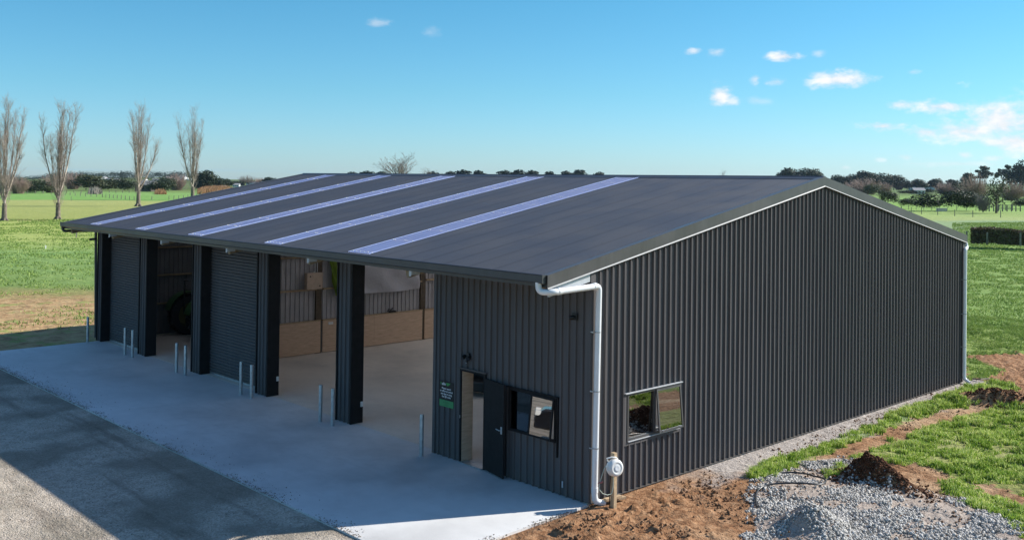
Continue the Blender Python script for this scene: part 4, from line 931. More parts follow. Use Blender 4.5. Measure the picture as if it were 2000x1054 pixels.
# armchair seen through the office door
ac = empty('armchair', (-8.6, 4.9, 0), R(20), 'black padded armchair glimpsed through the open office door', 'armchair')
for nm, mb in (('seat', MB().box(-.35, .35, -.35, .3, .14, .44)), ('backrest', MB().box(-.42, .42, .25, .45, .14, .95)), ('armrest', MB().box(-.47, -.35, -.4, .3, .14, .62)), ('armrest', MB().box(.35, .47, -.4, .3, .14, .62))):
    o = part(nm, mb, M_BLK); o.parent = ac; bv = o.modifiers.new('b', 'BEVEL'); bv.width = .05; bv.segments = 3
for dx in (-.36, .36):
    for dy in (-.3, .35): o = part('leg', MB().box(dx - .025, dx + .025, dy - .025, dy + .025, .006, .14), M_BLK); o.parent = ac
# tractor in the dark bay
def wheel(root, x, y, r, w, lug, n=22):
    t = part('tyre', MB().lathe((x - w / 2, y, r), (1, 0, 0), [(0, r * .62), (.02, r * .9), (w * .2, r * .97), (w * .8, r * .97), (w - .02, r * .9), (w, r * .62)], 36), M_RUB)
    t.parent = root; t.location = -Vector(root.location) + Vector((0, 0, 0)); return t
trk = empty('tractor', (-23.25, 4.2, 0), 0, 'old green tractor parked nose in inside the dark second bay', 'tractor')
MGR = simple('tractor_green', (.05, .12, .04), .45, 0, .2)
tx, ty = -23.25, 4.2
def tw(name, x, y, r, w):
    t = part(name, MB().lathe((x - w / 2, y, r + .008), (1, 0, 0), [(0.01, r * .60), (0, r * .66), (.03, r * .9), (w * .18, r * .96), (w * .82, r * .96), (w - .03, r * .9), (w, r * .66), (w - .01, r * .6), (w * .5, r * .58), (0.01, r * .6)], 32), M_RUB, trk)
    part('rim', MB().lathe((x - w / 2 + .05, y, r + .008), (1, 0, 0), [(0, 0), (.02, r * .2), (w * .35, r * .25), (w * .38, r * .5), (.02, r * .6), (.0, r * .6)], 24), simple('rim_paint', (.12, .10, .03), .6), t)
    lg_ = MB()
    for k in range(22):
        a_ = k * 2 * math.pi / 22
        for sgn in (-1, 1):
            aa = a_ + (sgn > 0) * math.pi / 22; c_, s_2 = math.cos(aa), math.sin(aa); c2, s2 = math.cos(aa + .12), math.sin(aa + .12)
            lg_.bar((x + sgn * w * .48, y + c2 * r * .95, r + .008 + s2 * r * .95), (x, y + c_ * r * .985, r + .008 + s_2 * r * .985), .05, .06, (0, c_, s_2))
    o = part('tread_lugs', lg_, M_RUB, t); return t
tw('rear_wheel', tx + .85, ty - .9, .80, .42); tw('rear_wheel', tx - .85, ty - .9, .80, .42); tw('front_wheel', tx + .7, ty + 1.4, .42, .25); tw('front_wheel', tx - .7, ty + 1.4, .42, .25)
part('chassis', MB().box(tx - .22, tx + .22, ty - 1.3, ty + 1.6, .5, .85).box(tx - .7, tx + .7, ty - .98, ty - .82, .72, .9).box(tx - .6, tx + .6, ty + 1.34, ty + 1.46, .36, .48), M_BLK, trk, bevel=.02)
part('bonnet', MB().prism([(tx - .3, ty - .1, .86), (tx - .3, ty + 1.8, .86), (tx - .3, ty + 1.85, 1.30), (tx - .3, ty + 1.7, 1.42), (tx - .3, ty - .1, 1.52)], (.6, 0, 0)), MGR, trk, bevel=.04)
for s_ in (-1, 1):
    mb = MB(); arc = [(ty - .9 + math.cos(a_) * .9, .81 + math.sin(a_) * .9) for a_ in np.linspace(R(20), R(165), 12)]
    for (y0, z0), (y1, z1) in zip(arc, arc[1:]): mb.add([(tx + s_ * .60, y0, z0), (tx + s_ * 1.08, y0, z0), (tx + s_ * 1.08, y1, z1), (tx + s_ * .60, y1, z1), (tx + s_ * .60, y0, z0 + .03), (tx + s_ * 1.08, y0, z0 + .03), (tx + s_ * 1.08, y1, z1 + .03), (tx + s_ * .60, y1, z1 + .03)], [(0, 1, 2, 3), (4, 5, 6, 7), (0, 1, 5, 4), (1, 2, 6, 5), (3, 2, 6, 7), (0, 3, 7, 4)])
    part('mudguard', mb, MGR, trk)
part('seat', MB().box(tx - .24, tx + .24, ty - 1.0, ty - .6, 1.0, 1.1).box(tx - .24, tx + .24, ty - 1.08, ty - 1.0, 1.05, 1.45), M_BLK, trk, bevel=.03)
part('steering_wheel', MB().tube([(tx + .2 * math.cos(a_), ty - .25 - .12 * math.sin(a_), 1.6 + .16 * math.sin(a_)) for a_ in np.linspace(0, 2 * math.pi, 20)], .015, 6).tube([(tx, ty - .25, 1.6), (tx, ty + .0, 1.4)], .02, 6), M_BLK, trk)
part('exhaust', MB().tube([(tx + .2, ty + .9, 1.4), (tx + .2, ty + .9, 2.15), (tx + .2, ty + .82, 2.25)], .035, 8), M_BLK, trk)
part('roll_bar', MB().tube([(tx - .45, ty - 1.25, .9), (tx - .45, ty - 1.25, 2.2), (tx + .45, ty - 1.25, 2.2), (tx + .45, ty - 1.25, .9)], .035, 8), M_BLK, trk)

# ================================================================== TREES
def segs_mesh(S, n=3):
    """S: list of (p0, p1, r0, r1) -> prisms"""
    A = np.array([s[0] for s in S]); B = np.array([s[1] for s in S]); r0 = np.array([s[2] for s in S]); r1 = np.array([s[3] for s in S])
    D = B - A; D /= np.linalg.norm(D, axis=1)[:, None] + 1e-9; X = np.cross(D, np.array([[.31, .17, .93]])); X /= np.linalg.norm(X, axis=1)[:, None] + 1e-9; Y = np.cross(D, X)
    rows = []
    for (P, r) in ((A, r0), (B, r1)):
        for k in range(n): a = 2 * np.pi * k / n; rows.append(P + (X * math.cos(a) + Y * math.sin(a)) * r[:, None])
    V = np.stack(rows, 1).reshape(-1, 3); b = np.arange(len(S))[:, None] * 2 * n
    Fa = np.concatenate([b + np.array([[k, (k + 1) % n, (k + 1) % n + n, k + n]]) for k in range(n)], 0); return V, Fa
def grow(S, p, d, ln, r, depth_, prm, rnd):
    """recursive branch with curvature"""
    nseg = prm['seg'][min(depth_, len(prm['seg']) - 1)]; sl_ = ln / nseg; q = Vector(p); dd_ = Vector(d).normalized(); r_ = r
    for i in range(nseg):
        dd_ = (dd_ + Vector((rnd.gauss(0, 1), rnd.gauss(0, 1), rnd.gauss(0, 1))) * prm['wob'] + Vector((0, 0, prm['up'][min(depth_, len(prm['up']) - 1)]))).normalized()
        q2 = q + dd_ * sl_; r2 = r * (1 - (i + 1) / nseg * .75); S.append((tuple(q), tuple(q2), r_, r2))
        if depth_ < prm['depth'] and (i > 0 or depth_ > 0):
            for _ in range(prm['kids'][depth_]):
                if rnd.random() < prm['pk'][depth_]:
                    sd = Vector((rnd.gauss(0, 1), rnd.gauss(0, 1), rnd.gauss(0, .3))); sd = (sd - dd_ * sd.dot(dd_)).normalized(); a = prm['ang'][depth_] * rnd.uniform(.6, 1.3)
                    grow(S, q2, dd_ * math.cos(a) + sd * math.sin(a), ln * prm['rat'][depth_] * rnd.uniform(.6, 1.2) * (1 - .35 * i / nseg), max(r2 * .6, prm['rmin']), depth_ + 1, prm, rnd)
        q = q2; r_ = r2
def poplar(px, base_py, top_py, wpx, seed, label, lean=0, notch=None):
    P, D, base_py = place(px, base_py); Hh = (base_py - top_py) / F * D; Wd = wpx / F * D / 2; rnd = random.Random(seed)
    root = empty('poplar_tree', (P[0], P[1], P[2] - .05), 0, label, 'tree', 'bare poplars in the left field')
    St = []; tr = .036 * Hh * .55; th = Hh * .16
    St.append(((0, 0, -.1), (0, 0, .25), tr * 1.7, tr * 1.15)); St.append(((0, 0, .25), (lean * .1, 0, th), tr * 1.15, tr * .9))
    # root flares
    for k in range(5):
        a = k * 1.256 + seed; St.append(((math.cos(a) * tr * 2.1, math.sin(a) * tr * 2.1, -.1), (math.cos(a) * tr * .3, math.sin(a) * tr * .3, th * .3), tr * .45, tr * .4))
    V, Fa = segs_mesh(St, 9); obj('trunk', mesh_np('trunk', V, Fa, M_BARK, True), root)
    S = []; nl = 9
    for k in range(nl):
        a = k * 2.4 + rnd.random(); f = (k + .5) / nl
        start = Vector((0, 0, th * rnd.uniform(.95, 1.35))); out = .05 + .24 * rnd.random() if k > 1 else .03
        hgt = Hh * (rnd.uniform(.62, 1.0) if k > 1 else 1.0) - start.z; spread = Wd * (.25 + .75 * rnd.random()) if k > 1 else Wd * .15
        # limb: bows out then runs upward
        pts_ = []; n_ = 11
        for i in range(n_ + 1):
            t = i / n_; rr_ = spread * (.45 * (1 - (1 - t) ** 2.5) + .55 * t); pts_.append(start + Vector((math.cos(a) * rr_ + rnd.gauss(0, .05) * t, math.sin(a) * rr_ + rnd.gauss(0, .05) * t, hgt * t)))
        r0 = tr * rnd.uniform(.34, .5) * (1.35 if k < 2 else 1)
        for i in range(n_):
            t = i / n_; ra = r0 * (1 - t) ** .85 + .010; rb = r0 * (1 - (i + 1) / n_) ** .85 + .010; S.append((tuple(pts_[i]), tuple(pts_[i + 1]), ra, rb))
            dr = (pts_[i + 1] - pts_[i]).normalized()
            nb_ = 1 if t < .4 else 6
            for _ in range(nb_):
                sd = Vector((rnd.gauss(0, 1), rnd.gauss(0, 1), 0)).normalized(); a2 = rnd.uniform(.25, .6)
                grow(S, pts_[i].lerp(pts_[i + 1], rnd.random()), dr * math.cos(a2) + sd * math.sin(a2), Hh * rnd.uniform(.07, .16) * (1.15 - .5 * t), max(ra * .30, .014), 0,
                     dict(seg=[5, 4, 3], wob=.07, up=[.12, .1, .08], depth=2, kids=[2, 2], pk=[.8, .75], ang=[.5, .55], rat=[.5, .5], rmin=.0065), rnd)
    # dense epicormic shoots low on the trunk
    for k in range(90):
        z = th * .75 + Hh * .30 * rnd.random() ** 1.4; a = rnd.random() * 6.283; rr_ = tr * .6 + Wd * .28 * (z / (Hh * .45)) * rnd.random()
        grow(S, (math.cos(a) * rr_, math.sin(a) * rr_, z), (math.cos(a) * .45, math.sin(a) * .45, 1), Hh * rnd.uniform(.05, .12), .014, 0, dict(seg=[4, 3], wob=.1, up=[.1, .1], depth=1, kids=[2], pk=[.6], ang=[.5], rat=[.5], rmin=.01), rnd)
    V, Fa = segs_mesh(S, 3); c_ = obj('branches', mesh_np('branches', V, Fa, M_POPL), root); print('poplar segs', len(S)); return root
M_POPL = leaf_mat('poplar_bark', [(.25, (.19, .15, .125)), (.5, (.33, .27, .23)), (.75, (.48, .40, .35))], 0, .4)
poplar(8, 433, 203, 78, 11, 'bare tall poplar cut by the left edge of the picture')
poplar(113, 430, 213, 78, 12, 'bare tall poplar with a pale forked trunk, second from the left')
poplar(270, 404, 213, 80, 13, 'bare tall poplar with a wide low spread, third from the left')
poplar(376, 392, 221, 64, 14, 'bare twin stemmed poplar behind the shed roof, nearest the shed')

# unit crowns: radius ~1 wide, height 2, base at z=0
def crown_mesh(name, seed, mat, n=2600, leaf=.10, kind='round'):
    r_ = np.random.default_rng(seed); lobes = []
    if kind == 'round':
        for k in range(9): a = r_.random() * 6.28; q = r_.random() * .55; lobes.append((math.cos(a) * q, math.sin(a) * q, r_.uniform(.5, 1.5), r_.uniform(.35, .6)))
        lobes.append((0, 0, .9, .75))
    elif kind == 'low':
        for k in range(9): a = k * .7; q = r_.uniform(.3, .62); lobes.append((math.cos(a) * q, math.sin(a) * q, r_.uniform(.35, 1.3), r_.uniform(.38, .6)))
        lobes.append((0, 0, .9, .85))
    elif kind == 'pine':
        for k in range(12): z = .5 + 1.4 * k / 12; q = .55 * (1 - k / 14) * r_.random(); a = r_.random() * 6.28; lobes.append((math.cos(a) * q, math.sin(a) * q, z, .45 - .02 * k))
    elif kind == 'layer':
        for k in range(11): a = r_.random() * 6.28; q = r_.uniform(.2, .85); z = r_.uniform(.9, 1.75); lobes.append((math.cos(a) * q, math.sin(a) * q, z, r_.uniform(.18, .34)))
    lobes = np.array(lobes); w = lobes[:, 3] ** 2; li = r_.choice(len(lobes), n, p=w / w.sum()); d = r_.normal(size=(n, 3)); d /= np.linalg.norm(d, axis=1)[:, None]
    rad = lobes[li, 3] * (r_.random(n) ** .25) * r_.uniform(.85, 1.15, n); C = lobes[li, :3] + d * rad[:, None] * np.array([1, 1, .85 if kind != 'layer' else .5]); C[:, 2] = np.maximum(C[:, 2], .04)
    nrm = d + r_.normal(size=(n, 3)) * .45; nrm /= np.linalg.norm(nrm, axis=1)[:, None]; t1 = np.cross(nrm, r_.normal(size=(n, 3))); t1 /= np.linalg.norm(t1, axis=1)[:, None]; t2 = np.cross(nrm, t1)
    C[:, :2] /= np.percentile(np.abs(C[:, :2]), 98); C[:, 2] *= 1.95 / np.percentile(C[:, 2], 99); s = leaf * r_.uniform(.5, 1.3, n)[:, None]
    V = np.stack([C + t1 * s, C - t1 * s * .5 + t2 * s * .8, C - t1 * s * .6 - t2 * s * .7], 1).reshape(-1, 3); Fa = np.arange(n * 3).reshape(-1, 3); return mesh_np(name, V, Fa, mat)
def twig_mesh(name, seed, mat, n=260, thick=.012):
    rnd = random.Random(seed); S = []
    for k in range(n):
        a = rnd.random() * 6.283; q = rnd.random() ** .5 * .45; b = rnd.uniform(.1, .95); d = Vector((math.cos(a) * b, math.sin(a) * b, 1.25 - .7 * b * b))
        grow(S, (math.cos(a) * q * 1.1, math.sin(a) * q * 1.1, 0.0 + .2 * rnd.random()), d, rnd.uniform(.5, 1.35), thick * 1.6, 0, dict(seg=[5, 3], wob=.12, up=[.06, .05], depth=1, kids=[3], pk=[.8], ang=[.7], rat=[.35], rmin=thick * .7), rnd)
    V, Fa = segs_mesh(S, 3); m = np.abs(V[:, :2]).max(); V[:, :2] /= np.percentile(np.abs(V[:, :2]), 99.5); V[:, 2] *= 2 / np.percentile(V[:, 2], 99.7); return mesh_np(name, V, Fa, mat)
def trunk_mesh():
    V, Fa = segs_mesh([((0, 0, -.1), (0, 0, .9), .07, .045), ((0, 0, .7), (.25, .1, 1.2), .04, .02), ((0, 0, .7), (-.2, -.1, 1.3), .04, .02)], 7); return mesh_np('trunk', V, Fa, M_BARK)
TRUNK = trunk_mesh()
CR = {'round': [crown_mesh('crown', s, M_LEAF) for s in (1, 2, 3)], 'olive': [crown_mesh('crown', s, M_LEAFB) for s in (4, 5)], 'pine': [crown_mesh('crown', s, M_LEAFP, 2600, .11, 'pine') for s in (6, 7)],
      'low': [crown_mesh('crown', s, M_LEAF, 2600, .075, 'low') for s in (8, 9)], 'lowolive': [crown_mesh('crown', s, M_LEAFB, 2400, .08, 'low') for s in (18, 19)], 'layer': [crown_mesh('crown', s, M_LEAF, 1300, .09, 'layer') for s in (10, 11)],
      'bare': [twig_mesh('twigs', s, M_TWIGP) for s in (12, 13)], 'grey': [twig_mesh('twigs', s, M_TWIGG, 170, .010) for s in (14, 15)],
      'sparse': [crown_mesh('crown', s, M_LEAFB, 800, .075, 'round') for s in (16,)]}
ti = 0
def tree(kind, px, base, top, w, label, group, name=None, cat=None, lift=0, squash=1.0):
    """w: width in photo pixels; base/top rows. Placed on the ground plane at its own distance"""
    global ti
    P, D, base = place(px, base); Hh = (base - top) / F * D * (1.08 if D < 890 else 1.0); Wd = w / F * D / 2 * (1.3 if px < 560 else 1.15)
    ti += 1; nm = name or {'low': 'bush', 'lowolive': 'bush', 'bare': 'bare_tree', 'grey': 'bare_tree', 'pine': 'pine_tree', 'layer': 'gum_tree'}.get(kind, 'evergreen_tree')
    r = empty(nm, (P[0], P[1], P[2] - .06), 0, label, cat or ('bush' if nm == 'bush' else 'tree'), group); 
    c = obj('crown' if kind not in ('bare', 'grey') else 'branches', CR[kind][ti % len(CR[kind])], r); c.rotation_euler.z = ti * 1.7; c.scale = (Wd, Wd * squash, Hh / 2)
    if kind not in ('low', 'lowolive'):
        t = obj('trunk', TRUNK, r); t.scale = (Hh * .5, Hh * .5, Hh / 2); t.rotation_euler.z = ti
    return r
gL = 'trees and shrubs along the far edge of the left field'; gR = 'trees behind the right field'; gH = 'dark trees on the skyline'
# left tree line: (kind, px, base, top, width, label)
for t in [('grey', -10, 381, 340, 60, 'bare grey thicket at the left picture edge behind the first poplar'),
    ('bare', 35, 379, 347, 34, 'pinkish bare bush just right of the first poplar trunk'),
    ('round', 28, 378, 352, 40, 'dark tree half hidden behind the first poplar'),
    ('low', 62, 378, 352, 42, 'dense dark shrub mass right of the first poplar'),
    ('olive', 82, 377, 356, 34, 'olive shrub left of the second poplar'),
    ('bare', 100, 377, 343, 34, 'brownish bare tree directly behind the second poplar'),
    ('bare', 142, 370, 338, 34, 'rounded pinkish bare tree right of the second poplar'),
    ('olive', 175, 373, 344, 44, 'large rounded olive green tree between the second and third poplars'),
    ('olive', 198, 372, 350, 30, 'smaller olive tree against the right side of the large rounded one'),
    ('lowolive', 222, 372, 349, 40, 'brownish olive shrub left of the third poplar'),
    ('low', 248, 374, 352, 30, 'dark shrub just left of the third poplar trunk'),
    ('low', 312, 375, 350, 38, 'dark evergreen with yellowish crown right of the grey hay barn'),
    ('lowolive', 326, 374, 348, 28, 'yellow green evergreen touching the dark one by the hay barn'),
    ('bare', 345, 372, 341, 34, 'bare pinkish tree left of the fourth poplar'),
    ('round', 404, 370, 336, 34, 'tall dark evergreen right of the fourth poplar'),
    ('low', 396, 370, 350, 30, 'low dark shrub at the foot of the tall evergreen by the fourth poplar'),
    ('bare', 388, 368, 338, 22, 'pale bare tree beside the tall dark evergreen'),
    ('round', 424, 367, 349, 22, 'round dark tree first right of the tall evergreen'),
    ('round', 443, 366, 350, 22, 'round dark tree in the row leading to the roof edge'),
    ('low', 460, 363, 353, 20, 'small dark tree midway along the row above the orange reeds'),
    ('grey', 474, 362, 343, 14, 'thin grey bare tree above the roof edge'),
    ('grey', 488, 360, 342, 18, 'upright pale bare tree rising highest above the roof edge'),
    ('bare', 508, 358, 347, 20, 'low round pinkish tree near the roof slope'),
    ('round', 526, 356, 346, 20, 'last dark tree before the shed ridge hides the tree line')]:
    tree(t[0], *t[1:5], t[5], gL)
for i, (px, tp2, w) in enumerate([(690, 340, 26), (716, 338, 30), (745, 339, 26), (846, 339, 22), (880, 339, 24), (905, 336, 30), (935, 337, 24), (985, 337, 28), (1012, 336, 28), (1040, 337, 24), (1075, 339, 24), (1105, 338, 20), (1130, 336, 28), (1172, 340, 20)]):
    tree('pine', px, 352, tp2 - 3, w * 1.7, ['dark tree at the left end of the row peeping over the ridge', 'second dark tree over the ridge, left of the bare tree', 'dark tree under the left side of the bare tree behind the ridge', 'small dark tree over the ridge right of the bare tree', 'dark tree over the ridge above the third skylight strip', 'taller dark tree over the ridge at its first clump peak', 'dark tree right of the first clump peak over the ridge', 'dark tree starting the middle clump over the ridge', 'tallest dark tree of the middle clump over the ridge', 'dark tree right of the tallest in the middle clump', 'low dark tree between the ridge clumps above the fourth skylight', 'dark tree left in the clump over the ridge above the fifth skylight', 'rounded dark tree of the last clump over the ridge', 'isolated small dark tree over the ridge above the fifth skylight'][i], gH)
for i, (px, w, tp2) in enumerate([(1537, 30, 330), (1562, 30, 331), (1588, 28, 331)]):
    tree('round', px, 353, tp2 - 1, w * 1.35, ['dark pine at the left of the clump showing above the roof peak', 'dark pine in the middle of the clump showing above the roof peak', 'dark pine nearest the roof peak'][i], gH)
# big bare tree behind the ridge
def bare_big(px, base, top, w, label, seed, n=8):
    P, D, base = place(px, base); Hh = (base - top) / F * D; Wd = w / F * D / 2; rnd = random.Random(seed)
    root = empty('bare_tree', (P[0], P[1], P[2] - .05), 0, label, 'tree'); S = []
    for k in range(n):
        a = k * 2.4; b = rnd.uniform(.15, .75); grow(S, (0, 0, Hh * .22), (math.cos(a) * b, math.sin(a) * b, 1), Hh * rnd.uniform(.42, .55), Hh * .014, 0, dict(seg=[6, 5, 4, 3], wob=.10, up=[.05, .05, .04, .03], depth=3, kids=[2, 2, 2], pk=[.75, .6, .55], ang=[.55, .55, .6], rat=[.62, .5, .45], rmin=Hh * .0018), rnd)
    V, Fa = segs_mesh(S, 3); V[:, 0] *= Wd / np.percentile(np.abs(V[:, 0]), 99); V[:, 1] *= Wd / np.percentile(np.abs(V[:, 1]), 99); V[:, 2] *= Hh / V[:, 2].max(); obj('branches', mesh_np('branches', V, Fa, M_TWIGG), root)
    V, Fa = segs_mesh([((0, 0, -.1), (0, 0, Hh * .24), Hh * .022, Hh * .018)], 9); obj('trunk', mesh_np('trunk', V, Fa, M_BARK), root); print('bare', len(S))
bare_big(781, 374, 294, 84, 'wide bare tree spreading above the shed ridge between the second and third skylights', 5)
bare_big(835, 368, 326, 40, 'faint leafless tree beside the wide bare tree behind the ridge', 9, 4)
bare_big(1413, 366, 328, 20, 'tiny leafless treetop peeping over the ridge right of centre', 10, 3)
for t in [('round', 1638, 360, 342, 32, 'dark round tree just right of the roof peak'), ('round', 1660, 360, 341, 30, 'second dark round tree right of the roof peak'),
    ('pine', 1684, 362, 335, 44, 'tall dark tree topping the long grove right of the roof peak'), ('round', 1706, 363, 338, 44, 'dark tree in the middle of the long grove'), ('round', 1728, 364, 339, 42, 'dark tree right of the middle of the long grove'), ('round', 1746, 366, 342, 34, 'dark tree at the right end of the long grove'), ('bare', 1756, 364, 352, 24, 'purplish low tree trailing off the right end of the grove'),
    ('bare', 1690, 380, 350, 62, 'wide pinkish leafless tree in front of the dark grove'), ('bare', 1724, 379, 357, 34, 'small leafless pale tree right of the wide pinkish one'), ('lowolive', 1702, 381, 361, 26, 'green shrub growing in front of the pinkish leafless tree'),
    ('round', 1772, 356, 351, 22, 'far bluish tree left of the distant farm'), ('round', 1795, 356, 350, 26, 'far bluish tree above the distant farm roofs'), ('round', 1822, 358, 350, 20, 'far tree right of the distant farm roofs'), ('round', 1829, 366, 349, 22, 'mid distance grey green tree right of the pale meadow'), ('pine', 1858, 359, 351, 26, 'distant dark tree left of the gum trees'),
    ('low', 1768, 379, 372, 24, 'low dark bush at the left of the far meadow edge'), ('low', 1783, 379, 371, 18, 'dark bush beside a parked white vehicle'), ('low', 1812, 378, 369, 22, 'dark bush in the middle of the far meadow edge'),
    ('lowolive', 1736, 398, 374, 32, 'olive green leafy tree low behind the roof slope'), ('low', 1772, 404, 388, 26, 'small dark shrub left of the two big rounded bushes'),
    ('low', 1810, 408, 378, 50, 'left of the two big rounded dark bushes by the fence'), ('low', 1864, 408, 374, 50, 'big rounded dark bush in the middle by the fence'), ('low', 1892, 408, 376, 44, 'rightmost lobe of the big rounded bushes by the fence'),
    ('bare', 1846, 380, 357, 36, 'pinkish thicket left of the dark ball shaped tree'), ('low', 1868, 380, 354, 24, 'dark ball shaped tree in front of the thicket'), ('round', 1888, 374, 354, 18, 'small dark tree right of the ball shaped one'), ('low', 1850, 380, 372, 40, 'low dark hedge below the ball shaped tree'),
    ('bare', 1904, 396, 344, 50, 'large pinkish leafless tree below the gum tree'), ('bare', 1888, 392, 366, 40, 'brown leafless shrub under the large pinkish tree'), ('layer', 1914, 372, 328, 44, 'gum tree with open layered crown on the skyline'), ('round', 1888, 368, 338, 20, 'dark tree at the left foot of the gum tree'),
    ('sparse', 1946, 412, 345, 46, 'thin leafy tree with several bare stems beside the paling fence'), ('grey', 1920, 412, 378, 30, 'pale scrubby sapling left of the thin leafy tree'), ('layer', 1960, 368, 322, 26, 'tall slender gum tree with small tufts on the skyline'),
    ('round', 1992, 374, 320, 50, 'big dark macrocarpa tree cut by the right edge of the picture'), ('bare', 1975, 392, 356, 50, 'brown leafless thicket below the big dark tree'), ('low', 1996, 404, 387, 30, 'low dark bush at the right edge behind the paling fence'), ('lowolive', 1985, 388, 372, 40, 'green shrubs below the big dark tree')]:
    tree(t[0], *t[1:5], t[5], gR)

# far hill with town on the left
def hill():
    D = 1500; n = 60; V = []
    prof = lambda px: 346.5 - 8.5 * (1 / (1 + math.exp(-(px - 105) / 14))) * (1 / (1 + math.exp((px - 372) / 14))) + .0
    rows = 6
    for i in range(n + 1):
        px = -80 + 600 * i / n; d = FW + RT * (px - CX) / F; base = CAM + d / np.dot(d, FW) * D; fw = np.array([FW[0], FW[1], 0])
        top = CAM[2] + (hzn(px) - prof(px)) / F * D - 1.5 + 1.2 * mnoise.noise(Vector((px * .05, 0, 0)))
        for j in range(rows + 1):
            t = j / rows; q = base + fw * (t - .6) * 300; z = -5.2 + (top) * (math.sin(math.pi * min(t / .9, 1)) ** 1.2); V.append((q[0], q[1], z))
    Fa = [(i * (rows + 1) + j, i * (rows + 1) + j + 1, (i + 1) * (rows + 1) + j + 1, (i + 1) * (rows + 1) + j) for i in range(n) for j in range(rows)]
    o = obj('hill', mesh_np('hill', V, Fa, M_PAST, True)); o['kind'] = 'structure'
    # wooded crest: crowns that read as one mass
    Vs = []; Fs = []; b = 0; src = CR['round'][0]; sv = np.array([v.co[:] for v in src.vertices]); k3 = len(sv) // 3; rr2 = np.random.default_rng(5)
    for k in range(300):
        px = rr2.uniform(-20, 390); 
        d = FW + RT * (px - CX) / F; jt = rr2.random(); q = CAM + d / np.dot(d, FW) * (D - 120 + 120 * jt); top = CAM[2] + (hzn(px) - prof(px) - (1 - jt) * 8) / F * D + rr2.uniform(-1, 2.5)
        sel = rr2.choice(k3, 90, replace=False); vv = sv.reshape(-1, 3, 3)[sel].reshape(-1, 3) * np.array([8, 8, 4.2]) * rr2.uniform(.7, 1.3); vv = vv * 1.0; vv[:, 2] += top - 6; vv[:, :2] += q[:2]
        Vs.append(vv); Fs.append(np.arange(270).reshape(-1, 3) + b); b += 270
    V = np.concatenate(Vs).copy(); 
    o = obj('hill_woodland', mesh_np('hill_woodland', V, np.concatenate(Fs), M_LEAFP)); setlab(o, 'dark wooded strip on the distant hill beyond the left field', 'woodland', kind='stuff')
    return prof, D
prof, DH = hill()
# small houses on the hill
MHW = simple('house_white', (.72, .72, .70), .7, var=.05); MHR = simple('house_roof', (.30, .29, .29), .7, var=.2)
def house(P, w, d, h, rzz, label, group=None, wallm=MHW, roofm=MHR):
    r = empty('house', P, rzz, label, 'house', group)
    o = part('wall', MB().box(-w / 2, w / 2, -d / 2, d / 2, 0, h), wallm); o.parent = r
    o = part('roof', MB().prism([(-w / 2 - .3, -d / 2 - .3, h), (-w / 2 - .3, d / 2 + .3, h), (-w / 2 - .3, 0, h + d * .3)], (w + .6, 0, 0)), roofm); o.parent = r
    for k in range(3):
        for s_ in (-1, 1):
            o = part('window', MB().box(-w / 2 + w * (k + .5) / 3 - .5, -w / 2 + w * (k + .5) / 3 + .5, s_ * d / 2 - .02, s_ * d / 2 + .02, h * .35, h * .75), M_BLK); o.parent = r
    return r
h0 = None; rr3 = random.Random(4)
for k in range(24):
    px = rr3.uniform(150, 372); py = rr3.uniform(346.5, 352); 
    d = FW + RT * (px - CX) / F - UP * (py - 346 + CY - CY) / F; d = FW + RT * (px - CX) / F; q = CAM + d / np.dot(d, FW) * (DH - 190 - 10 * k % 60); z = CAM[2] + (hzn(px) - py) / F * (DH - 190)
    if h0 is None: h0 = house((q[0], q[1], z - 2), 16, 9, 4.2, R(40), '', None); c = h0
    else: c = copy_tree(h0)
    c.location = (q[0], q[1], z - 2); c.rotation_euler.z = rr3.choice([R(40), R(45), R(130)]); s_ = rr3.uniform(.35, .6); c.scale = (s_,) * 3
    setlab(c, 'tiny white house among the trees on the distant hill', 'house', 'houses on the distant hill')
# hay barn on the left
P = gp(288, 374); hb_ = house((P[0], P[1], P[2]), 9, 7, 3.2, R(30), 'old grey open sided hay barn with pale roof right of the third poplar', None, simple('barn_wall', (.14, .12, .10), .9), simple('barn_roof', (.30, .28, .25), .7)); hb_.name = 'hay_barn'; hb_['category'] = 'barn'
for (px, py, w, lab) in ((462, 365, 5, 'small pale shed right of the round trees near the roof edge'), (436, 368, 4, 'small white hut among the dark trees near the roof edge'), (497, 360, 12, 'long low pale building just above the shed roof edge'), (1800, 353, 20, 'long pale farm building far off on the right horizon'), (1808, 362, 9, 'small white caravan on the distant right meadow'), (1793, 379, 9, 'white house roof between the dark bushes of the far meadow'), (1996, 381, 8, 'white cottage at the right edge below the big dark tree'), (1850, 352, 14, 'small pale building on the horizon left of the gum trees')):
    P, D_, _ = place(px, py); w *= D_ / 800; house((P[0], P[1], P[2]), w * (1.0 if w < 30 else 1), min(4.5, w * .8), min(2.6, w * .35), R(45), lab)
# orange reeds
def reeds(name, pxr, pyr, n_, h, mat, label):
    x, y = scatter_view(n_, pxr, pyr); lt = ((x - CAM[0]) * RT[0] + (y - CAM[1]) * RT[1]) / ((x - CAM[0]) * FW[0] + (y - CAM[1]) * FW[1]); q = (CX + F * lt - (pxr[0] + pxr[1]) / 2) / ((pxr[1] - pxr[0]) / 2)
    fall = np.clip(1.15 - np.abs(q) ** 2.5, .05, 1) * (.5 + fbm(x, y, .12, 3)); kk = rng.random(len(x)) < fall; x, y, fall = x[kk], y[kk], fall[kk]
    V, Fa = blades(x, y, -.05 + gz(x, y), h * fall * rng.uniform(.6, 1.2, len(x)), np.full(len(x), .35), False, .5); o = obj(name, mesh_np(name, V, Fa, mat)); setlab(o, label, 'reeds', kind='stuff')
reeds('orange_reeds', (385, 460), (366, 377), 9000, 2.2, M_REED, 'strip of orange reeds in front of the dark trees beside the roof edge')
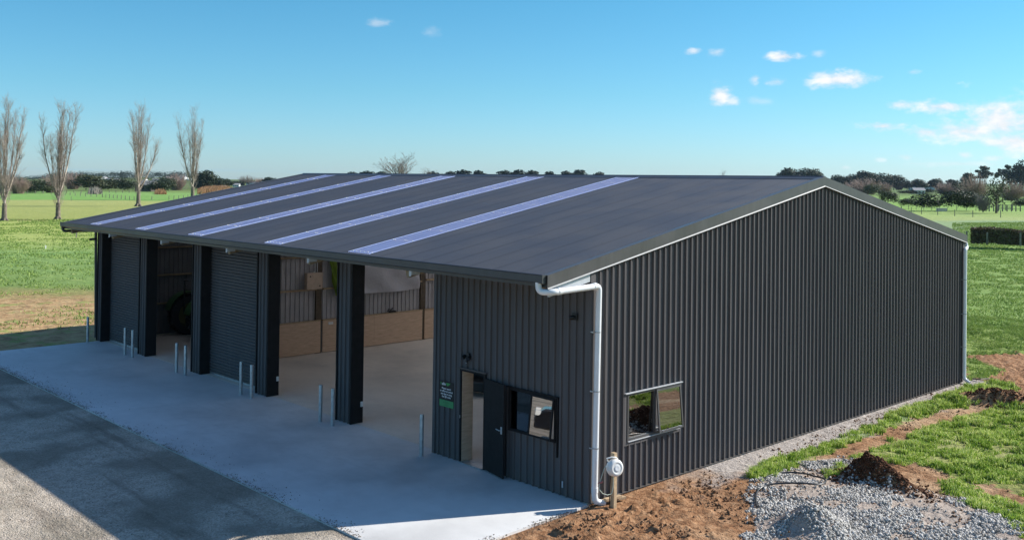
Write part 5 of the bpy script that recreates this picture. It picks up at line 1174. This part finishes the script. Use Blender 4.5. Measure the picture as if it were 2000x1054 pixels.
reeds('orange_reeds', (302, 326), (373, 377), 1500, 1.6, M_REED, 'small tuft of orange reeds below the dark evergreen by the barn')
reeds('dry_reeds', (172, 200), (371, 376), 1200, 2.4, M_TWIGG, 'pale dry reeds at the foot of the rounded olive tree')
# ---------------------------------------------------------------- fences
def fence(pts, spacing, h, r, label, wires=4, batten=None, mat=M_POSTW, name='wire_fence'):
    P0 = Vector(gp(*pts[0])); root = empty(name, P0, 0, label, 'fence'); base = None
    tot = []
    for a_, b_ in zip(pts, pts[1:]):
        A = Vector(gp(*a_)); B = Vector(gp(*b_)); ln = (B - A).length; k = max(1, int(ln / spacing))
        for i in range(k + 1): tot.append(A.lerp(B, i / k))
    me = None
    for i, p in enumerate(tot[:290]):
        if me is None:
            o = part('post', MB().tube([(p.x, p.y, p.z), (p.x, p.y, p.z + h)], [r, r * .9], 6), mat, root); me = o.data; first = p
        else: o = obj('post', me, root); o.location = p - first; o.scale.z = rr3.uniform(.92, 1.08)
    wm = MB()
    for w_ in range(wires):
        z = h * (.2 + .75 * w_ / max(1, wires - 1))
        for p, q in zip(tot, tot[1:]):
            if (q - p).length < spacing * 3: wm.tube([p + Vector((0, 0, z)), q + Vector((0, 0, z))], .006, 3, False)
    part('wires', wm, M_BLK, root); return root
fence([(20, 379), (130, 378), (265, 377)], 3.2, 1.3, .13, 'post and batten fence along the far tree line left of the third poplar')
fence([(100, 380.5), (200, 386), (262, 392), (330, 391), (420, 384)], 5.5, 1.3, .10, 'wire fence with spaced posts crossing the green field behind the third poplar')
fence([(1725, 412), (1800, 418), (1900, 424), (2010, 426)], 4.2, 1.25, .07, 'wire fence with slim posts at the back of the pale right field')
fence([(1760, 409), (1850, 411), (1925, 412)], 1.6, 1.0, .06, 'close spaced batten fence in front of the big rounded bushes')
fence([(1932, 413), (2010, 413)], 1.0, 1.5, .13, 'dark paling fence right of the thin leafy tree', 2)
fence([(1888, 476), (1928, 478), (1993, 480), (2060, 483)], 4.0, 1.25, .09, 'timber post fence in front of the clipped hedge on the right')
for (px, py, lab) in ((139, 393, 'single dark post standing in the green field right of the second poplar'), (149, 466, 'thin marker post under the left end of the gutter'), (89, 488, 'short white marker peg in the left pasture')):
    P = gp(px, py); o = part('marker_post', MB().box(P[0] - (.04 if py > 470 else .07), P[0] + (.04 if py > 470 else .07), P[1] - .04, P[1] + .04, P[2] - .1, P[2] + (1.25 if py < 400 else .9 if py < 470 else .40)), M_WHT if 'white' in lab else M_POSTW); setlab(o, lab, 'post')
# hedge
def hedge(pts, h, w, label, n=16000):
    P = [Vector(gp(*a)) for a in pts]; V = []; tot = []; 
    x = []; root = empty('hedge', (P[0].x, P[0].y, P[0].z), 0, label, 'hedge'); o3 = []
    A, B = P[0], P[-1]; d = (B - A).normalized(); s_ = Vector((-d.y, d.x, 0)); ln = (B - A).length
    u = rng.random(n) * ln; t = rng.random(n); side = rng.integers(0, 3, n); off = np.where(side == 0, -w / 2, np.where(side == 1, w / 2, rng.uniform(-w / 2, w / 2, n))) + rng.normal(0, .08, n); z = np.where(side == 2, h, t * h) + rng.normal(0, .09, n) + .12 * np.sin(u * .9)
    C = np.stack([A.x + d.x * u + s_.x * off, A.y + d.y * u + s_.y * off, np.maximum(z, 0)], 1); nr = rng.normal(size=(n, 3)); nr /= np.linalg.norm(nr, axis=1)[:, None]; t1 = np.cross(nr, rng.normal(size=(n, 3))); t1 /= np.linalg.norm(t1, axis=1)[:, None]; t2 = np.cross(nr, t1); s = .11
    V = np.stack([C + t1 * s, C - t1 * s * .5 + t2 * s * .8, C - t1 * s * .6 - t2 * s * .7], 1).reshape(-1, 3) - np.array([P[0].x, P[0].y, 0]); obj('foliage', mesh_np('foliage', V, np.arange(n * 3).reshape(-1, 3), M_HEDGE), root)
M_HEDGE = leaf_mat('brown_hedge', [(.25, (.07, .045, .025)), (.5, (.15, .105, .055)), (.75, (.17, .17, .06))], .1, .6)
hedge([(1897, 474), (2060, 478)], 1.3, 1.6, 'clipped brown green hedge running to the right edge behind the field')
# field troughs and gate
P = gp(1839, 413); tr_ = empty('water_trough', (P[0], P[1], P[2]), R(45), 'pale concrete water trough by the fence of the right field', 'trough')
o = part('basin', MB().box(-1.0, 1.0, -.4, .4, 0, .65), simple('trough_concrete', (.42, .40, .36), .9), bevel=.05); o.parent = tr_; o = part('rim', MB().box(-1.06, 1.06, -.46, .46, .65, .74), simple('trough_rim', (.5, .48, .44), .9)); o.parent = tr_
P = gp(1964, 411); gt = empty('field_gate', (P[0], P[1], P[2]), R(45), 'weathered timber field gate beside the paling fence', 'gate')
for z in (.25, .55, .85, 1.15): o = part('rail', MB().box(-1.5, 1.5, -.04, .04, z, z + .12), M_POSTW); o.parent = gt
for x in (-1.5, 1.5, 0): o = part('upright', MB().box(x - .08, x + .08, -.09, -.045, 0, 1.4), M_POSTW); o.parent = gt

# parked ute on the yard (mirrored in the tilted office window)
def ute(x, y, rzz):
    r = empty('parked_ute', (x, y, -.03), rzz, 'black double cab ute parked on the sunny gravel, mirrored in the tilted office window', 'ute')
    MC = simple('car_black', (.012, .012, .014), .12, 0, .05, spec=.7); MC2 = simple('chrome', (.7, .7, .7), .15, 1)
    side = [(-2.6, .45), (-2.65, 1.0), (-2.6, 1.15), (-.75, 1.17), (-.6, 1.75), (.45, 1.78), (1.15, 1.2), (2.35, 1.08), (2.6, .85), (2.62, .45)]
    mb = MB().prism([(a_, -.92, b_) for a_, b_ in side], (0, 1.84, 0)); o = part('body', mb, MC, bevel=.06); o.parent = r; body_ = o
    for s_ in (-1, 1):
        o = part('side_window', MB().prism([(-.5, s_ * .925, 1.22), (-.42, s_ * .925, 1.68), (.4, s_ * .925, 1.70), (.95, s_ * .925, 1.22)], (0, s_ * .004, 0)), M_BLK); o.parent = r
        o = part('headlight', MB().box(2.45, 2.63, s_ * .78 - .14, s_ * .78 + .14, .84, 1.0), M_WHT, bevel=.02); o.parent = r
        o = part('wing_mirror', MB().box(.85, 1.0, s_ * 1.05 - .1, s_ * 1.05 + .1, 1.2, 1.4), MC, bevel=.03); o.parent = r
    o = part('grille', MB().box(2.6, 2.64, -.5, .5, .62, .95), MC2); o.parent = r
    o = part('windscreen', MB().prism([(.5, -.8, 1.76), (1.14, -.85, 1.23), (1.14, .85, 1.23), (.5, .8, 1.76)], (.01, 0, .01)), M_BLK); o.parent = r
    for wx in (-1.65, 1.65):
        for s_ in (-1, 1):
            t = part('wheel', MB().lathe((wx, s_ * .82 - .13, .39), (0, 1, 0), [(0, .22), (0, .34), (.03, .385), (.23, .385), (.26, .34), (.26, .22)], 28), M_RUB); t.parent = r
            q = part('rim', MB().lathe((wx, s_ * .82 + s_ * .10, .39), (0, s_, 0), [(0, .25), (.02, .24), (.0, .2), (-.03, .08), (.02, .06), (.02, 0)], 10), MC2); q.parent = t
    return r
ute(-7.7, -10.8, R(137))

# ================================================================== haze
hz = part('haze', MB().box(-2600, 1500, -600, 3300, -1.1, 45), None); hz['kind'] = 'stuff'; hz['label'] = 'thin blue air haze over the plain'; hz['category'] = 'haze'
m = bpy.data.materials.new('haze_air'); m.use_nodes = True; nt = m.node_tree; nt.nodes.clear(); pv = nt.nodes.new('ShaderNodeVolumePrincipled'); pv.inputs['Color'].default_value = (.62, .80, 1.0, 1); pv.inputs['Density'].default_value = .00004; pv.inputs['Anisotropy'].default_value = .2
oo = nt.nodes.new('ShaderNodeOutputMaterial'); nt.links.new(pv.outputs[0], oo.inputs['Volume']); hz.data.materials.clear(); hz.data.materials.append(m)
